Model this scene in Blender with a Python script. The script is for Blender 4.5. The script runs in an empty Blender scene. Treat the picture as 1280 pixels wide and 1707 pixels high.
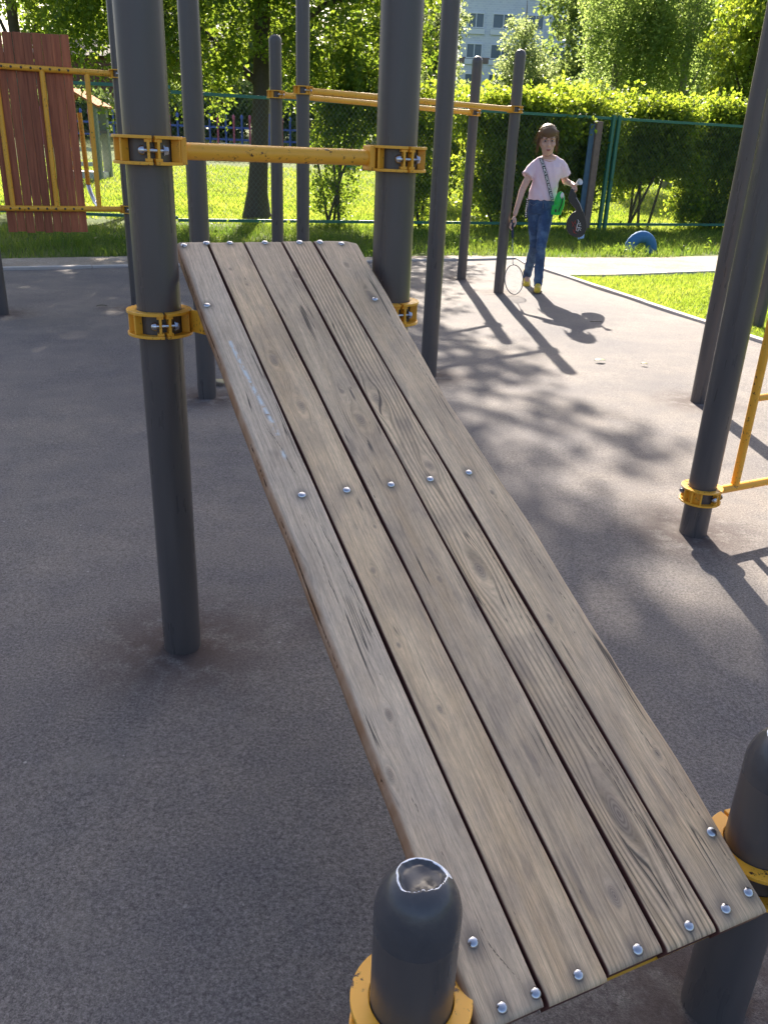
import bpy, bmesh, math, random
import numpy as np
from mathutils import Vector, Matrix
R = math.radians
sc = bpy.context.scene
col = sc.collection
rng = np.random.default_rng(7)
random.seed(7)

# ------------------------------------------------------------------ camera
F_PX, PITCH, ROLL, CAM_H = 1380.44, R(23.797), -R(2.4086), 1.3913
cd = bpy.data.cameras.new('camera'); cam = bpy.data.objects.new('camera', cd); col.objects.link(cam)
s_, c_ = math.sin(PITCH), math.cos(PITCH)
right = Vector((1, 0, 0)); down = Vector((0, -s_, -c_)); fwd = Vector((0, c_, -s_))
r2 = math.cos(ROLL)*right + math.sin(ROLL)*down
d2 = -math.sin(ROLL)*right + math.cos(ROLL)*down
cam.matrix_world = Matrix(((r2.x, -d2.x, -fwd.x, 0), (r2.y, -d2.y, -fwd.y, 0), (r2.z, -d2.z, -fwd.z, CAM_H), (0, 0, 0, 1)))
cd.sensor_fit = 'VERTICAL'; cd.sensor_height = 36; cd.lens = 36*F_PX/1707
cd.clip_start = .05; cd.clip_end = 2000
sc.camera = cam

# ------------------------------------------------------------------ light
SUN_DIR = Vector((-.031, .832, .554)).normalized()
w = bpy.data.worlds.new('World'); sc.world = w; w.use_nodes = True
nt = w.node_tree; bg = nt.nodes['Background']
sky = nt.nodes.new('ShaderNodeTexSky'); sky.sky_type = 'NISHITA'; sky.sun_disc = False
sky.sun_elevation = math.asin(SUN_DIR.z); sky.sun_rotation = math.atan2(SUN_DIR.x, SUN_DIR.y)
sky.air_density = .8; sky.dust_density = 4.0; sky.ozone_density = 1.0
nt.links.new(sky.outputs[0], bg.inputs[0]); bg.inputs[1].default_value = .085
sd = bpy.data.lights.new('sun', 'SUN'); sd.energy = 5.0; sd.angle = R(.53); sd.color = (1, .91, .78)
sun = bpy.data.objects.new('sun', sd); col.objects.link(sun)
sun.rotation_euler = SUN_DIR.to_track_quat('Z', 'Y').to_euler(); sun.location = (0, 20, 30)
sc.view_settings.view_transform = 'Standard'; sc.view_settings.look = 'None'
sc.view_settings.exposure = 1.8; sc.view_settings.gamma = 1
cy = sc.cycles
cy.max_bounces = 7; cy.diffuse_bounces = 3; cy.glossy_bounces = 3; cy.transmission_bounces = 5; cy.transparent_max_bounces = 6
cy.caustics_reflective = False; cy.caustics_refractive = False

# ------------------------------------------------------------------ materials
def mat(name):
    m = bpy.data.materials.new(name); m.use_nodes = True
    n = m.node_tree; b = n.nodes['Principled BSDF']
    return m, n, b
def N(n, t, **kw):
    x = n.nodes.new(t)
    for k, v in kw.items():
        if k.startswith('i_'): x.inputs[k[2:].replace('_', ' ')].default_value = v
        else: setattr(x, k, v)
    return x
def L(n, a, b): n.links.new(a, b)
def noise(n, scale, detail=4, rough=.55, vec=None, dist=0):
    x = N(n, 'ShaderNodeTexNoise'); x.inputs['Scale'].default_value = scale; x.inputs['Detail'].default_value = detail
    x.inputs['Roughness'].default_value = rough; x.inputs['Distortion'].default_value = dist
    if vec is not None: L(n, vec, x.inputs['Vector'])
    return x
def ramp(n, fac, stops):
    x = N(n, 'ShaderNodeValToRGB'); L(n, fac, x.inputs[0]); e = x.color_ramp.elements
    while len(e) < len(stops): e.new(.5)
    for el, (p, c) in zip(e, stops):
        el.position = p; el.color = (c[0], c[1], c[2], 1) if not isinstance(c, (int, float)) else (c, c, c, 1)
    return x
def mix(n, fac, a, b, mode='MIX'):
    x = N(n, 'ShaderNodeMix'); x.data_type = 'RGBA'; x.blend_type = mode
    for sock, v in ((x.inputs[0], fac), (x.inputs[6], a), (x.inputs[7], b)):
        if isinstance(v, (int, float)): sock.default_value = v
        elif isinstance(v, tuple): sock.default_value = (*v, 1)
        else: L(n, v, sock)
    return x.outputs[2]
def math_(n, op, a, b=0., c=0.):
    x = N(n, 'ShaderNodeMath'); x.operation = op
    for s, v in zip(x.inputs, (a, b, c)):
        if isinstance(v, (int, float)): s.default_value = v
        else: L(n, v, s)
    return x.outputs[0]
def bump(n, b, h, strength=.3, dist=.002):
    x = N(n, 'ShaderNodeBump'); x.inputs['Strength'].default_value = strength; x.inputs['Distance'].default_value = dist
    L(n, h, x.inputs['Height']); L(n, x.outputs[0], b.inputs['Normal']); return x
def coord(n, kind='Object'): return N(n, 'ShaderNodeTexCoord').outputs[kind]
def attr(n, name):
    x = N(n, 'ShaderNodeAttribute'); x.attribute_name = name; return x

def simple(name, c, rough=.6, var=.15, scale=30, metal=0., bmp=.1, spec=.5, rust=None):
    m, n, b = mat(name); co = coord(n)
    nz = noise(n, scale, 5, .6, co)
    a = tuple(x*(1-var) for x in c); d = tuple(min(1, x*(1+var)) for x in c)
    cc = mix(n, nz.outputs[0], a, d)
    if rust:
        rn = noise(n, rust[0], 6, .7, co); rm = ramp(n, rn.outputs[0], [(rust[1], 0), (rust[1]+.04, 1)])
        cc = mix(n, rm.outputs[0], cc, rust[2])
    L(n, cc, b.inputs['Base Color']); b.inputs['Roughness'].default_value = rough; b.inputs['Metallic'].default_value = metal
    b.inputs['Specular IOR Level'].default_value = spec
    if bmp: bump(n, b, nz.outputs[0], bmp, .002)
    return m

MAT = {}
# grey powder coated posts
def post_material():
    m, n, b = mat('post_paint'); co = coord(n)
    sep = N(n, 'ShaderNodeMapping'); L(n, co, sep.inputs[0]); sep.inputs['Scale'].default_value = (1, 1, .12)
    streak = noise(n, 30, 3, .5, sep.outputs[0]); fine = noise(n, 260, 4, .6, co); spots = noise(n, 34, 6, .7, co)
    c = mix(n, streak.outputs[0], (.066, .061, .063), (.120, .101, .095))
    c = mix(n, math_(n, 'MULTIPLY', fine.outputs[0], .22), c, (.11, .095, .09))
    sm = ramp(n, spots.outputs[0], [(.70, 0), (.74, 1)])
    c = mix(n, math_(n, 'MULTIPLY', sm.outputs[0], .55), c, (.13, .065, .035))
    L(n, c, b.inputs['Base Color'])
    rr = ramp(n, streak.outputs[0], [(.3, .22), (.7, .48)]); L(n, rr.outputs[0], b.inputs['Roughness'])
    bump(n, b, fine.outputs[0], .12, .0006); return m
MAT['post'] = post_material()
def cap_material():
    m, n, b = mat('worn_glare_cap'); co = coord(n)
    wv = attr(n, 'wear_glare').outputs['Fac']; nz = noise(n, 90, 6, .7, co); nb = noise(n, 30, 4, .6, co)
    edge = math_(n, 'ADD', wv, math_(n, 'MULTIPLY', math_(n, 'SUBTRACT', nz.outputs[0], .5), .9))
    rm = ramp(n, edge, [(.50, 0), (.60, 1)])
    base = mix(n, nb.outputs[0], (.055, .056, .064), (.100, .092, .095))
    L(n, mix(n, rm.outputs[0], base, (.88, .90, .98)), b.inputs['Base Color'])  # white covers the worn rim and the sky glare painted along it
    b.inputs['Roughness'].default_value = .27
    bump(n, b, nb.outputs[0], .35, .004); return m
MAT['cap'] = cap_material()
def orange_material():
    m, n, b = mat('orange_paint'); co = coord(n)
    big = noise(n, 9, 4, .6, co); chips = noise(n, 75, 6, .75, co); where = noise(n, 14, 3, .6, co)
    c = mix(n, big.outputs[0], (.80, .36, .022), (.93, .48, .055))
    k = math_(n, 'MULTIPLY', ramp(n, chips.outputs[0], [(.57, 0), (.61, 1)]).outputs[0], ramp(n, where.outputs[0], [(.47, 0), (.55, 1)]).outputs[0])
    c = mix(n, k, c, (.07, .028, .016))
    L(n, c, b.inputs['Base Color']); b.inputs['Roughness'].default_value = .38
    bump(n, b, math_(n, 'SUBTRACT', big.outputs[0], math_(n, 'MULTIPLY', k, .4)), .25, .001); return m
MAT['orange'] = orange_material()
MAT['steel'] = simple('galvanised_steel', (.62, .63, .66), .30, .12, 200, .9, .1)
MAT['steel2'] = simple('zinc_bolt', (.55, .56, .6), .24, .2, 120, 1., .08)
MAT['roof_orange'] = simple('orange_roof_boards', (.40, .15, .05), .9, .3, 12, 0, .2, .2)
MAT['maroon'] = simple('dark_red_boards', (.185, .045, .032), .62, .35, 20, 0, .2)
MAT['green_paint'] = simple('green_fence_paint', (.035, .16, .105), .5, .25, 15, 0, .1, rust=(30, .66, (.10, .06, .035)))
MAT['wire'] = simple('fence_wire', (.15, .18, .14), .45, .2, 20, .4, 0)
MAT['concrete'] = simple('weathered_concrete', (.20, .145, .115), .9, .4, 18, 0, .5)
MAT['bluepost'] = simple('faded_blue_plank', (.07, .13, .19), .8, .3, 14, 0, .3)
MAT['kerb'] = simple('kerb_stone', (.50, .46, .43), .9, .2, 14, 0, .4)
MAT['bark'] = simple('bark', (.085, .068, .055), .95, .5, 22, 0, 1.)
MAT['birch_bark'] = simple('birch_bark', (.28, .27, .25), .9, .5, 9, 0, .6)
MAT['tyre'] = simple('blue_painted_rubber', (.035, .15, .34), .75, .25, 22, 0, .2)

def asphalt_material():
    m, n, b = mat('crumb_surface'); co = coord(n)
    g1 = noise(n, 330, 3, .75, co); g2 = noise(n, 120, 5, .75, co); big = noise(n, .9, 6, .6, co); mid = noise(n, 6, 5, .6, co)
    v = N(n, 'ShaderNodeTexVoronoi'); v.inputs['Scale'].default_value = 150; L(n, co, v.inputs['Vector'])
    c = mix(n, ramp(n, big.outputs[0], [(.35, 0), (.65, 1)]).outputs[0], (.128, .118, .122), (.205, .180, .162))
    c = mix(n, math_(n, 'MULTIPLY', ramp(n, mid.outputs[0], [(.42, 0), (.66, 1)]).outputs[0], .35), c, (.115, .108, .116))
    sp = ramp(n, g2.outputs[0], [(.30, .42), (.5, 1.), (.70, 1.6)])
    c = mix(n, 1., c, sp.outputs[0], 'MULTIPLY')
    sp1 = ramp(n, g1.outputs[0], [(.32, .5), (.5, 1.), (.68, 1.6)])
    c = mix(n, .8, c, sp1.outputs[0], 'MULTIPLY')
    lite = ramp(n, v.outputs['Color'], [(.965, 0), (.98, 1)])
    c = mix(n, math_(n, 'MULTIPLY', lite.outputs[0], .5), c, (.5, .48, .46))
    # rusty soil stains worn round each post foot
    st = attr(n, 'stain').outputs['Fac']
    sn = noise(n, 11, 5, .65, co)
    sm = math_(n, 'MULTIPLY', st, ramp(n, sn.outputs[0], [(.34, 0), (.52, 1)]).outputs[0])
    c = mix(n, math_(n, 'MULTIPLY', sm, .9), c, (.070, .050, .048))
    ws = noise(n, 2.3, 5, .6, co)
    c = mix(n, math_(n, 'MULTIPLY', ramp(n, ws.outputs[0], [(.56, 0), (.72, 1)]).outputs[0], .3), c, (.26, .235, .21))
    L(n, c, b.inputs['Base Color']); b.inputs['Roughness'].default_value = .88; b.inputs['Specular IOR Level'].default_value = .3
    h = math_(n, 'ADD', g2.outputs[0], math_(n, 'MULTIPLY', g1.outputs[0], .6))
    bump(n, b, h, .7, .004); return m
MAT['asphalt'] = asphalt_material()
def ground_mat(name, a, d, s1, s2, b2=.6):
    m, n, b = mat(name); co = coord(n)
    x = noise(n, s1, 6, .65, co); y = noise(n, s2, 5, .7, co)
    c = mix(n, ramp(n, x.outputs[0], [(.35, 0), (.65, 1)]).outputs[0], a, d)
    c = mix(n, 1., c, ramp(n, y.outputs[0], [(.25, .55), (.75, 1.4)]).outputs[0], 'MULTIPLY')
    L(n, c, b.inputs['Base Color']); b.inputs['Roughness'].default_value = .95; b.inputs['Specular IOR Level'].default_value = .15
    bump(n, b, y.outputs[0], b2, .02); return m
MAT['sand'] = ground_mat('trodden_sand', (.30, .25, .20), (.42, .36, .30), 1.6, 40)
MAT['soil'] = ground_mat('turf_soil', (.055, .085, .02), (.13, .16, .04), 1.2, 25)

def leaf_mat(name, a, d, ta, td, tr=.5, rough=.5):
    m, n, b = mat(name)
    v = attr(n, 'tone').outputs['Fac']
    L(n, mix(n, v, a, d), b.inputs['Base Color']); b.inputs['Roughness'].default_value = rough
    b.inputs['Specular IOR Level'].default_value = .35
    t = N(n, 'ShaderNodeBsdfTranslucent'); L(n, mix(n, v, ta, td), t.inputs[0])
    ms = N(n, 'ShaderNodeMixShader'); ms.inputs[0].default_value = tr
    L(n, b.outputs[0], ms.inputs[1]); L(n, t.outputs[0], ms.inputs[2])
    L(n, ms.outputs[0], n.nodes['Material Output'].inputs[0]); return m
MAT['lime'] = leaf_mat('lime_leaves', (.035, .085, .018), (.075, .14, .025), (.20, .34, .025), (.42, .50, .05))
MAT['hedge'] = leaf_mat('hedge_leaves', (.045, .10, .02), (.10, .17, .03), (.30, .44, .03), (.56, .62, .06), .55)
MAT['birch'] = leaf_mat('birch_leaves', (.06, .11, .04), (.12, .18, .06), (.30, .45, .09), (.52, .62, .18), .6)
MAT['pale'] = leaf_mat('willow_leaves', (.10, .15, .07), (.20, .26, .13), (.34, .44, .14), (.55, .62, .26))
MAT['far'] = leaf_mat('far_leaves', (.055, .10, .04), (.11, .16, .06), (.24, .36, .08), (.42, .50, .14), .55)
MAT['grass'] = leaf_mat('grass_blades', (.06, .125, .02), (.13, .20, .045), (.30, .44, .03), (.56, .62, .09), .5)
MAT['verge'] = leaf_mat('verge_blades', (.035, .085, .018), (.09, .14, .04), (.14, .26, .02), (.36, .44, .07), .45)

# weathered wood; grain follows attributes gu (across, bent round knots) and gt (along)
def wood_material():
    m, n, b = mat('weathered_plank')
    gu = attr(n, 'gu').outputs['Fac']; gt = attr(n, 'gt').outputs['Fac']; pid = attr(n, 'pid').outputs['Fac']
    kn = attr(n, 'knot').outputs['Fac']; side = attr(n, 'side').outputs['Fac']; halo = attr(n, 'halo').outputs['Fac']
    strong = attr(n, 'strong').outputs['Fac']; chalk = attr(n, 'chalk').outputs['Fac']; scr = attr(n, 'scratch').outputs['Fac']
    blue = attr(n, 'grey').outputs['Fac']; crk = attr(n, 'crack').outputs['Fac']
    def vec(su, st_):
        x = N(n, 'ShaderNodeCombineXYZ'); L(n, math_(n, 'MULTIPLY', gu, su), x.inputs[0]); L(n, math_(n, 'MULTIPLY', gt, st_), x.inputs[1])
        L(n, math_(n, 'MULTIPLY', pid, 7.3), x.inputs[2]); return x.outputs[0]
    fib = noise(n, 1, 4, .65, vec(520, 14)); med = noise(n, 1, 4, .6, vec(120, 3.2)); lo = noise(n, 1, 4, .6, vec(26, 2.2))
    blot = noise(n, 1, 5, .6, vec(16, 9)); fine2 = noise(n, 1, 3, .7, vec(900, 60))
    c = mix(n, ramp(n, lo.outputs[0], [(.3, 0), (.7, 1)]).outputs[0], (.58, .40, .225), (.82, .62, .40))
    c = mix(n, math_(n, 'MULTIPLY', ramp(n, blot.outputs[0], [(.42, 0), (.66, 1)]).outputs[0], .7), c, (.46, .345, .24))
    c = mix(n, math_(n, 'MULTIPLY', blue, .75), c, (.52, .465, .41))
    c = mix(n, 1., c, ramp(n, med.outputs[0], [(.28, .78), (.5, 1.), (.72, 1.10)]).outputs[0], 'MULTIPLY')
    c = mix(n, 1., c, ramp(n, fib.outputs[0], [(.27, .66), (.5, 1.), (.75, 1.12)]).outputs[0], 'MULTIPLY')
    c = mix(n, .7, c, ramp(n, fine2.outputs[0], [(.3, .7), (.5, 1.), (.7, 1.2)]).outputs[0], 'MULTIPLY')
    pv = N(n, 'ShaderNodeTexWhiteNoise'); pv.noise_dimensions = '1D'; L(n, math_(n, 'ADD', pid, 3.3), pv.inputs['W'])
    c = mix(n, 1., c, ramp(n, pv.outputs['Value'], [(0, (.86, .85, .86)), (1, (1.08, 1.03, .97))]).outputs[0], 'MULTIPLY')
    ws = noise(n, 1, 5, .6, vec(7, 3.6)); wd_ = noise(n, 1, 3, .5, vec(34, 7))
    c = mix(n, math_(n, 'MULTIPLY', ramp(n, ws.outputs[0], [(.50, 0), (.66, 1)]).outputs[0], .42), c, (.36, .27, .19))
    c = mix(n, math_(n, 'MULTIPLY', ramp(n, wd_.outputs[0], [(.60, 0), (.74, 1)]).outputs[0], .5), c, (.20, .155, .13))
    # growth rings, bold on some planks
    wob = math_(n, 'MULTIPLY', math_(n, 'SUBTRACT', lo.outputs[0], .5), 6.)
    ring = math_(n, 'SINE', math_(n, 'ADD', math_(n, 'MULTIPLY', gu, 830.), wob))
    rr = ramp(n, math_(n, 'MULTIPLY_ADD', ring, .5, .5), [(.0, .52), (.28, .86), (.6, 1.06), (1., 1.12)])
    c = mix(n, math_(n, 'MULTIPLY', strong, 1.), c, mix(n, 1., c, rr.outputs[0], 'MULTIPLY'))
    # knots: kn = 1 in the centre, 0 at the border
    kr = math_(n, 'SINE', math_(n, 'MULTIPLY_ADD', kn, 30., math_(n, 'MULTIPLY', blot.outputs[0], 5.)))
    kc = mix(n, math_(n, 'MULTIPLY_ADD', kr, .5, .5), (.20, .145, .11), (.37, .285, .21))
    c = mix(n, ramp(n, math_(n, 'ADD', kn, math_(n, 'MULTIPLY', math_(n, 'SUBTRACT', blot.outputs[0], .5), .9)), [(.10, 0), (.48, .6), (1, .95)]).outputs[0], c, kc)
    # long drying cracks in the grain direction
    cn = noise(n, 1, 2, .5, vec(46, .9)); cm = noise(n, 1, 2, .5, vec(20, 4.5))
    band = math_(n, 'ABSOLUTE', math_(n, 'SUBTRACT', cn.outputs[0], .5))
    cr = math_(n, 'MULTIPLY', ramp(n, band, [(.0, 1), (.0045, .9), (.009, 0)]).outputs[0], ramp(n, cm.outputs[0], [(.54, 0), (.60, 1)]).outputs[0])
    cr2 = ramp(n, crk, [(.86, 0), (.93, 1)]).outputs[0]
    cr = math_(n, 'MAXIMUM', cr, cr2)
    # small dark pits
    pn = noise(n, 1, 2, .5, vec(210, 40)); pit = ramp(n, pn.outputs[0], [(.755, 0), (.785, 1)]).outputs[0]
    c = mix(n, math_(n, 'MULTIPLY', pit, .7), c, (.06, .045, .04))
    c = mix(n, math_(n, 'MULTIPLY', cr, .85), c, (.045, .034, .03))
    c = mix(n, math_(n, 'MULTIPLY', halo, .55), c, (.11, .10, .10))
    cz = noise(n, 1, 5, .75, vec(150, 34))
    c = mix(n, math_(n, 'MULTIPLY', chalk, ramp(n, cz.outputs[0], [(.44, 0), (.52, 1)]).outputs[0]), c, (.62, .66, .68))
    c = mix(n, scr, c, (.07, .058, .055))
    # painted / raw edges
    sc_n = ramp(n, noise(n, 1, 4, .6, vec(60, 14)).outputs[0], [(.4, 0), (.6, 1)])
    redraw = mix(n, sc_n.outputs[0], (.36, .19, .10), (.46, .29, .19))
    edge = mix(n, attr(n, 'outer').outputs['Fac'], (.12, .045, .038), redraw)
    c = mix(n, ramp(n, side, [(.25, 0), (.7, 1)]).outputs[0], c, edge)
    L(n, c, b.inputs['Base Color'])
    b.inputs['Roughness'].default_value = .62; b.inputs['Specular IOR Level'].default_value = .38
    h = math_(n, 'ADD', math_(n, 'MULTIPLY', fib.outputs[0], .5), math_(n, 'MULTIPLY', med.outputs[0], .6))
    h = math_(n, 'ADD', h, math_(n, 'MULTIPLY', math_(n, 'MULTIPLY', ring, strong), .12))
    h = math_(n, 'SUBTRACT', h, math_(n, 'MULTIPLY', cr, 1.4)); h = math_(n, 'SUBTRACT', h, math_(n, 'MULTIPLY', pit, .8))
    bump(n, b, h, .55, .0022); return m
MAT['wood'] = wood_material()

# ------------------------------------------------------------------ mesh helpers
def link(name, me, m=None, parent=None, smooth=False):
    o = bpy.data.objects.new(name, me); col.objects.link(o)
    if m is not None:
        me.materials.clear()
        for q in (m if isinstance(m, (list, tuple)) else [m]): me.materials.append(q)
    if smooth: me.polygons.foreach_set('use_smooth', [True]*len(me.polygons))
    if parent is not None: o.parent = parent
    return o
def npmesh(name, V, F, attrs=None):
    """V (n,3), F (m,k) array of equal faces"""
    me = bpy.data.meshes.new(name); V = np.asarray(V, np.float32); F = np.asarray(F, np.int32)
    me.vertices.add(len(V)); me.vertices.foreach_set('co', V.ravel())
    m_, k = F.shape
    me.loops.add(m_*k); me.loops.foreach_set('vertex_index', F.ravel())
    me.polygons.add(m_); me.polygons.foreach_set('loop_start', np.arange(0, m_*k, k, dtype=np.int32))
    me.update(calc_edges=True)
    for k_, a in (attrs or {}).items():
        at = me.attributes.new(k_, 'FLOAT', 'POINT'); at.data.foreach_set('value', np.asarray(a, np.float32).ravel())
    return me
class MB:
    """collects vertices and faces of one mesh"""
    def __init__(s): s.v = []; s.f = []
    def add(s, vs, fs):
        k = len(s.v); s.v += [tuple(v) for v in vs]; s.f += [tuple(i+k for i in f) for f in fs]; return s
    def box(s, c, size, rot=None):
        h = Vector(size)/2; M = rot or Matrix.Identity(3); vs = []
        for dx, dy, dz in ((-1,-1,-1),(1,-1,-1),(1,1,-1),(-1,1,-1),(-1,-1,1),(1,-1,1),(1,1,1),(-1,1,1)):
            vs.append(Vector(c) + M @ Vector((dx*h.x, dy*h.y, dz*h.z)))
        return s.add(vs, [(0,3,2,1),(4,5,6,7),(0,1,5,4),(1,2,6,5),(2,3,7,6),(3,0,4,7)])
    def bar(s, a, b, wid, thick, up=(0,0,1)):
        a, b = Vector(a), Vector(b); x = (b-a); l = x.length; x.normalize(); y = Vector(up).cross(x).normalized(); z = x.cross(y)
        return s.box((a+b)/2, (l, wid, thick), Matrix((x, y, z)).transposed())
    def tube(s, pts, rad, seg=12, cap=True):
        pts = [Vector(p) for p in pts]; n = len(pts)
        if isinstance(rad, (int, float)): rad = [rad]*n
        prev = None; rings = []
        for i, p in enumerate(pts):
            t = (pts[min(i+1, n-1)] - pts[max(i-1, 0)]).normalized()
            if prev is None: u = t.orthogonal().normalized()
            else: u = (prev - t*prev.dot(t)).normalized()
            prev = u; v = t.cross(u)
            rings.append([p + rad[i]*(math.cos(2*math.pi*k/seg)*u + math.sin(2*math.pi*k/seg)*v) for k in range(seg)])
        vs = [q for r_ in rings for q in r_]; fs = []
        for i in range(n-1):
            for k in range(seg):
                a = i*seg+k; b = i*seg+(k+1) % seg; fs.append((a, b, b+seg, a+seg))
        if cap: fs.append(tuple(range(seg-1, -1, -1))); fs.append(tuple((n-1)*seg+k for k in range(seg)))
        return s.add(vs, fs)
    def lathe(s, prof, c=(0,0,0), seg=32, M=None, cap=False):
        M = M or Matrix.Identity(3); vs = []; n = len(prof)
        for r_, z in prof:
            for k in range(seg):
                a = 2*math.pi*k/seg; vs.append(Vector(c) + M @ Vector((r_*math.cos(a), r_*math.sin(a), z)))
        fs = []
        for i in range(n-1):
            for k in range(seg):
                a = i*seg+k; b = i*seg+(k+1) % seg; fs.append((a, b, b+seg, a+seg))
        if cap: fs.append(tuple(range(seg-1, -1, -1))); fs.append(tuple((n-1)*seg+k for k in range(seg)))
        return s.add(vs, fs)
    def arc_plate(s, ri, ro, z0, z1, a0, a1, seg=14, c=(0,0)):
        vs = []; fs = []
        for i in range(seg+1):
            a = a0+(a1-a0)*i/seg; ca, sa = math.cos(a), math.sin(a)
            for r_, z in ((ri, z0), (ro, z0), (ro, z1), (ri, z1)): vs.append((c[0]+r_*ca, c[1]+r_*sa, z))
        for i in range(seg):
            for k in range(4):
                a = i*4+k; b = i*4+(k+1) % 4; fs.append((a, a+4, b+4, b))
        fs.append((0, 1, 2, 3)); e = seg*4; fs.append((e+3, e+2, e+1, e))
        return s.add(vs, fs)
    def build(s, name, m, parent=None, smooth=False, bevel=0, auto=False):
        me = bpy.data.meshes.new(name); me.from_pydata(s.v, [], s.f); me.update()
        bm = bmesh.new(); bm.from_mesh(me); bmesh.ops.recalc_face_normals(bm, faces=bm.faces)
        if bevel: bmesh.ops.bevel(bm, geom=[e for e in bm.edges if e.calc_face_angle(0) > .6], offset=bevel, segments=2, affect='EDGES', profile=.6)
        bm.to_mesh(me); bm.free()
        if auto:
            me.polygons.foreach_set('use_smooth', [True]*len(me.polygons))
            bm = bmesh.new(); bm.from_mesh(me)
            for e in bm.edges:
                if e.calc_face_angle(0) > .7: e.smooth = False
            bm.to_mesh(me); bm.free()
        return link(name, me, m, parent, smooth)
def tag(o, label=None, cat=None, group=None, kind=None):
    if label: o['label'] = label
    if cat: o['category'] = cat
    if group: o['group'] = group
    if kind: o['kind'] = kind
    return o
def empty(name, loc, rz=0):
    o = bpy.data.objects.new(name, None); col.objects.link(o); o.location = loc; o.rotation_euler.z = rz; o.empty_display_size = .1
    return o

# ------------------------------------------------------------------ ground
AZ = .439
KERB_FAR = [(-40, -7.6), (-9, 7.0), (-4.31, 9.30), (1.71, 12.30)]
KERB_RIGHT = [(1.71, 12.30), (1.80, 11.72), (1.97, 11.22), (2.365, 9.79), (3.164, 6.99), (4.4, 2.66), (6.6, -5.0), (9, -13)]
def terrain(X, Y):
    return -.03 + .05*np.clip(Y-24, 0, 60) + .012*np.sin(X*1.3)*np.cos(Y*.9)*np.clip((Y-13)/3, 0, 1)
def grid_mesh(name, xs, ys, zf, attrs=None):
    X, Y = np.meshgrid(xs, ys); Z = zf(X, Y); V = np.stack([X, Y, Z], -1).reshape(-1, 3); nx = len(xs); ny = len(ys)
    i, j = np.meshgrid(np.arange(nx-1), np.arange(ny-1)); a = (j*nx+i).ravel()
    return npmesh(name, V, np.stack([a, a+1, a+nx+1, a+nx], -1), attrs)
xs = np.concatenate([[-900, -400, -150, -70], np.linspace(-40, 40, 161), [70, 150, 400, 900]])
ys = np.concatenate([[-300, -100, -40], np.linspace(-15, 60, 151), [90, 140, 300, 700, 1500]])
g = link('ground', grid_mesh('ground', xs, ys, terrain), MAT['soil'], smooth=True); tag(g, kind='structure')

def poly_sheet(name, pts, z, m):
    me = bpy.data.meshes.new(name); me.from_pydata([(x, y, z) for x, y in pts], [], [tuple(range(len(pts)))]); me.update()
    o = link(name, me, m); return tag(o, kind='structure')
POSTS = dict(A=(-.586, 2.103), B=(-.007, 2.378), C=(.256, 5.433), D=(-1.076, 4.761), G=(-1.081, 7.966), H=(-.786, 7.381), I=(.793, 10.037),
             J=(1.129, 9.126), L=(1.261, 3.081), K=(1.96, 5.11), N=(.062, .732), O=(.629, 1.020), E=(-2.245, 7.384), F=(-3.24, 6.92), M=(3.40, 7.82))
# playground surface: fine grid cut to the kerb outline, stained round the posts
def clip_surface():
    bm = bmesh.new()
    outline = KERB_FAR + KERB_RIGHT[1:] + [(9, -20), (-40, -20)]
    f = bm.faces.new([bm.verts.new((x, y, 0)) for x, y in outline])
    for xx in np.arange(-5, 5.01, .1):
        bmesh.ops.bisect_plane(bm, geom=bm.verts[:]+bm.edges[:]+bm.faces[:], plane_co=(xx, 0, 0), plane_no=(1, 0, 0))
    for yy in np.arange(-1, 12.3, .1):
        bmesh.ops.bisect_plane(bm, geom=bm.verts[:]+bm.edges[:]+bm.faces[:], plane_co=(0, yy, 0), plane_no=(0, 1, 0))
    bmesh.ops.recalc_face_normals(bm, faces=bm.faces[:])
    me = bpy.data.meshes.new('playground_surface'); bm.to_mesh(me); bm.free()
    n = len(me.vertices); co = np.zeros(n*3, np.float32); me.vertices.foreach_get('co', co); co = co.reshape(-1, 3)
    st = np.zeros(n); z = np.zeros(n)
    for k, (px, py) in POSTS.items():
        d = np.hypot(co[:, 0]-px, (co[:, 1]-py)); st = np.maximum(st, np.clip(1.35-d/.26, 0, 1)); z -= .0*d
    near = np.exp(-((co[:, 0]+3)**2+(co[:, 1]-7.)**2)/2.)*.0
    co[:, 2] = .004*np.sin(co[:, 0]*2.1+co[:, 1]*1.3) + .003*np.sin(co[:, 0]*5.1-co[:, 1]*3.3) - .004
    me.vertices.foreach_set('co', co.ravel()); me.update()
    at = me.attributes.new('stain', 'FLOAT', 'POINT'); at.data.foreach_set('value', st.astype(np.float32))
    if me.polygons[0].normal.z < 0: me.flip_normals()
    return me
tag(link('playground_surface', clip_surface(), MAT['asphalt'], smooth=True), kind='structure')
PATH_BACK = [(10, 16.0), (5.13, 13.95), (3.7, 13.2), (2.36, 12.80), (1.0, 12.55), (-.47, 11.85), (-2.0, 11.35), (-3.0, 11.15), (-3.7, 10.75), (-4.75, 10.2), (-9, 8.3), (-40, -6.4)]
poly_sheet('sand_path', [(-40, -7.55), (-9, 7.05), (-4.31, 9.35), (1.71, 12.35), (1.85, 11.72), (2.03, 11.2), (2.13, 10.75), (2.8, 10.95), (4.39, 11.82), (10, 14.2)] + PATH_BACK, -.012, MAT['sand'])
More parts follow.
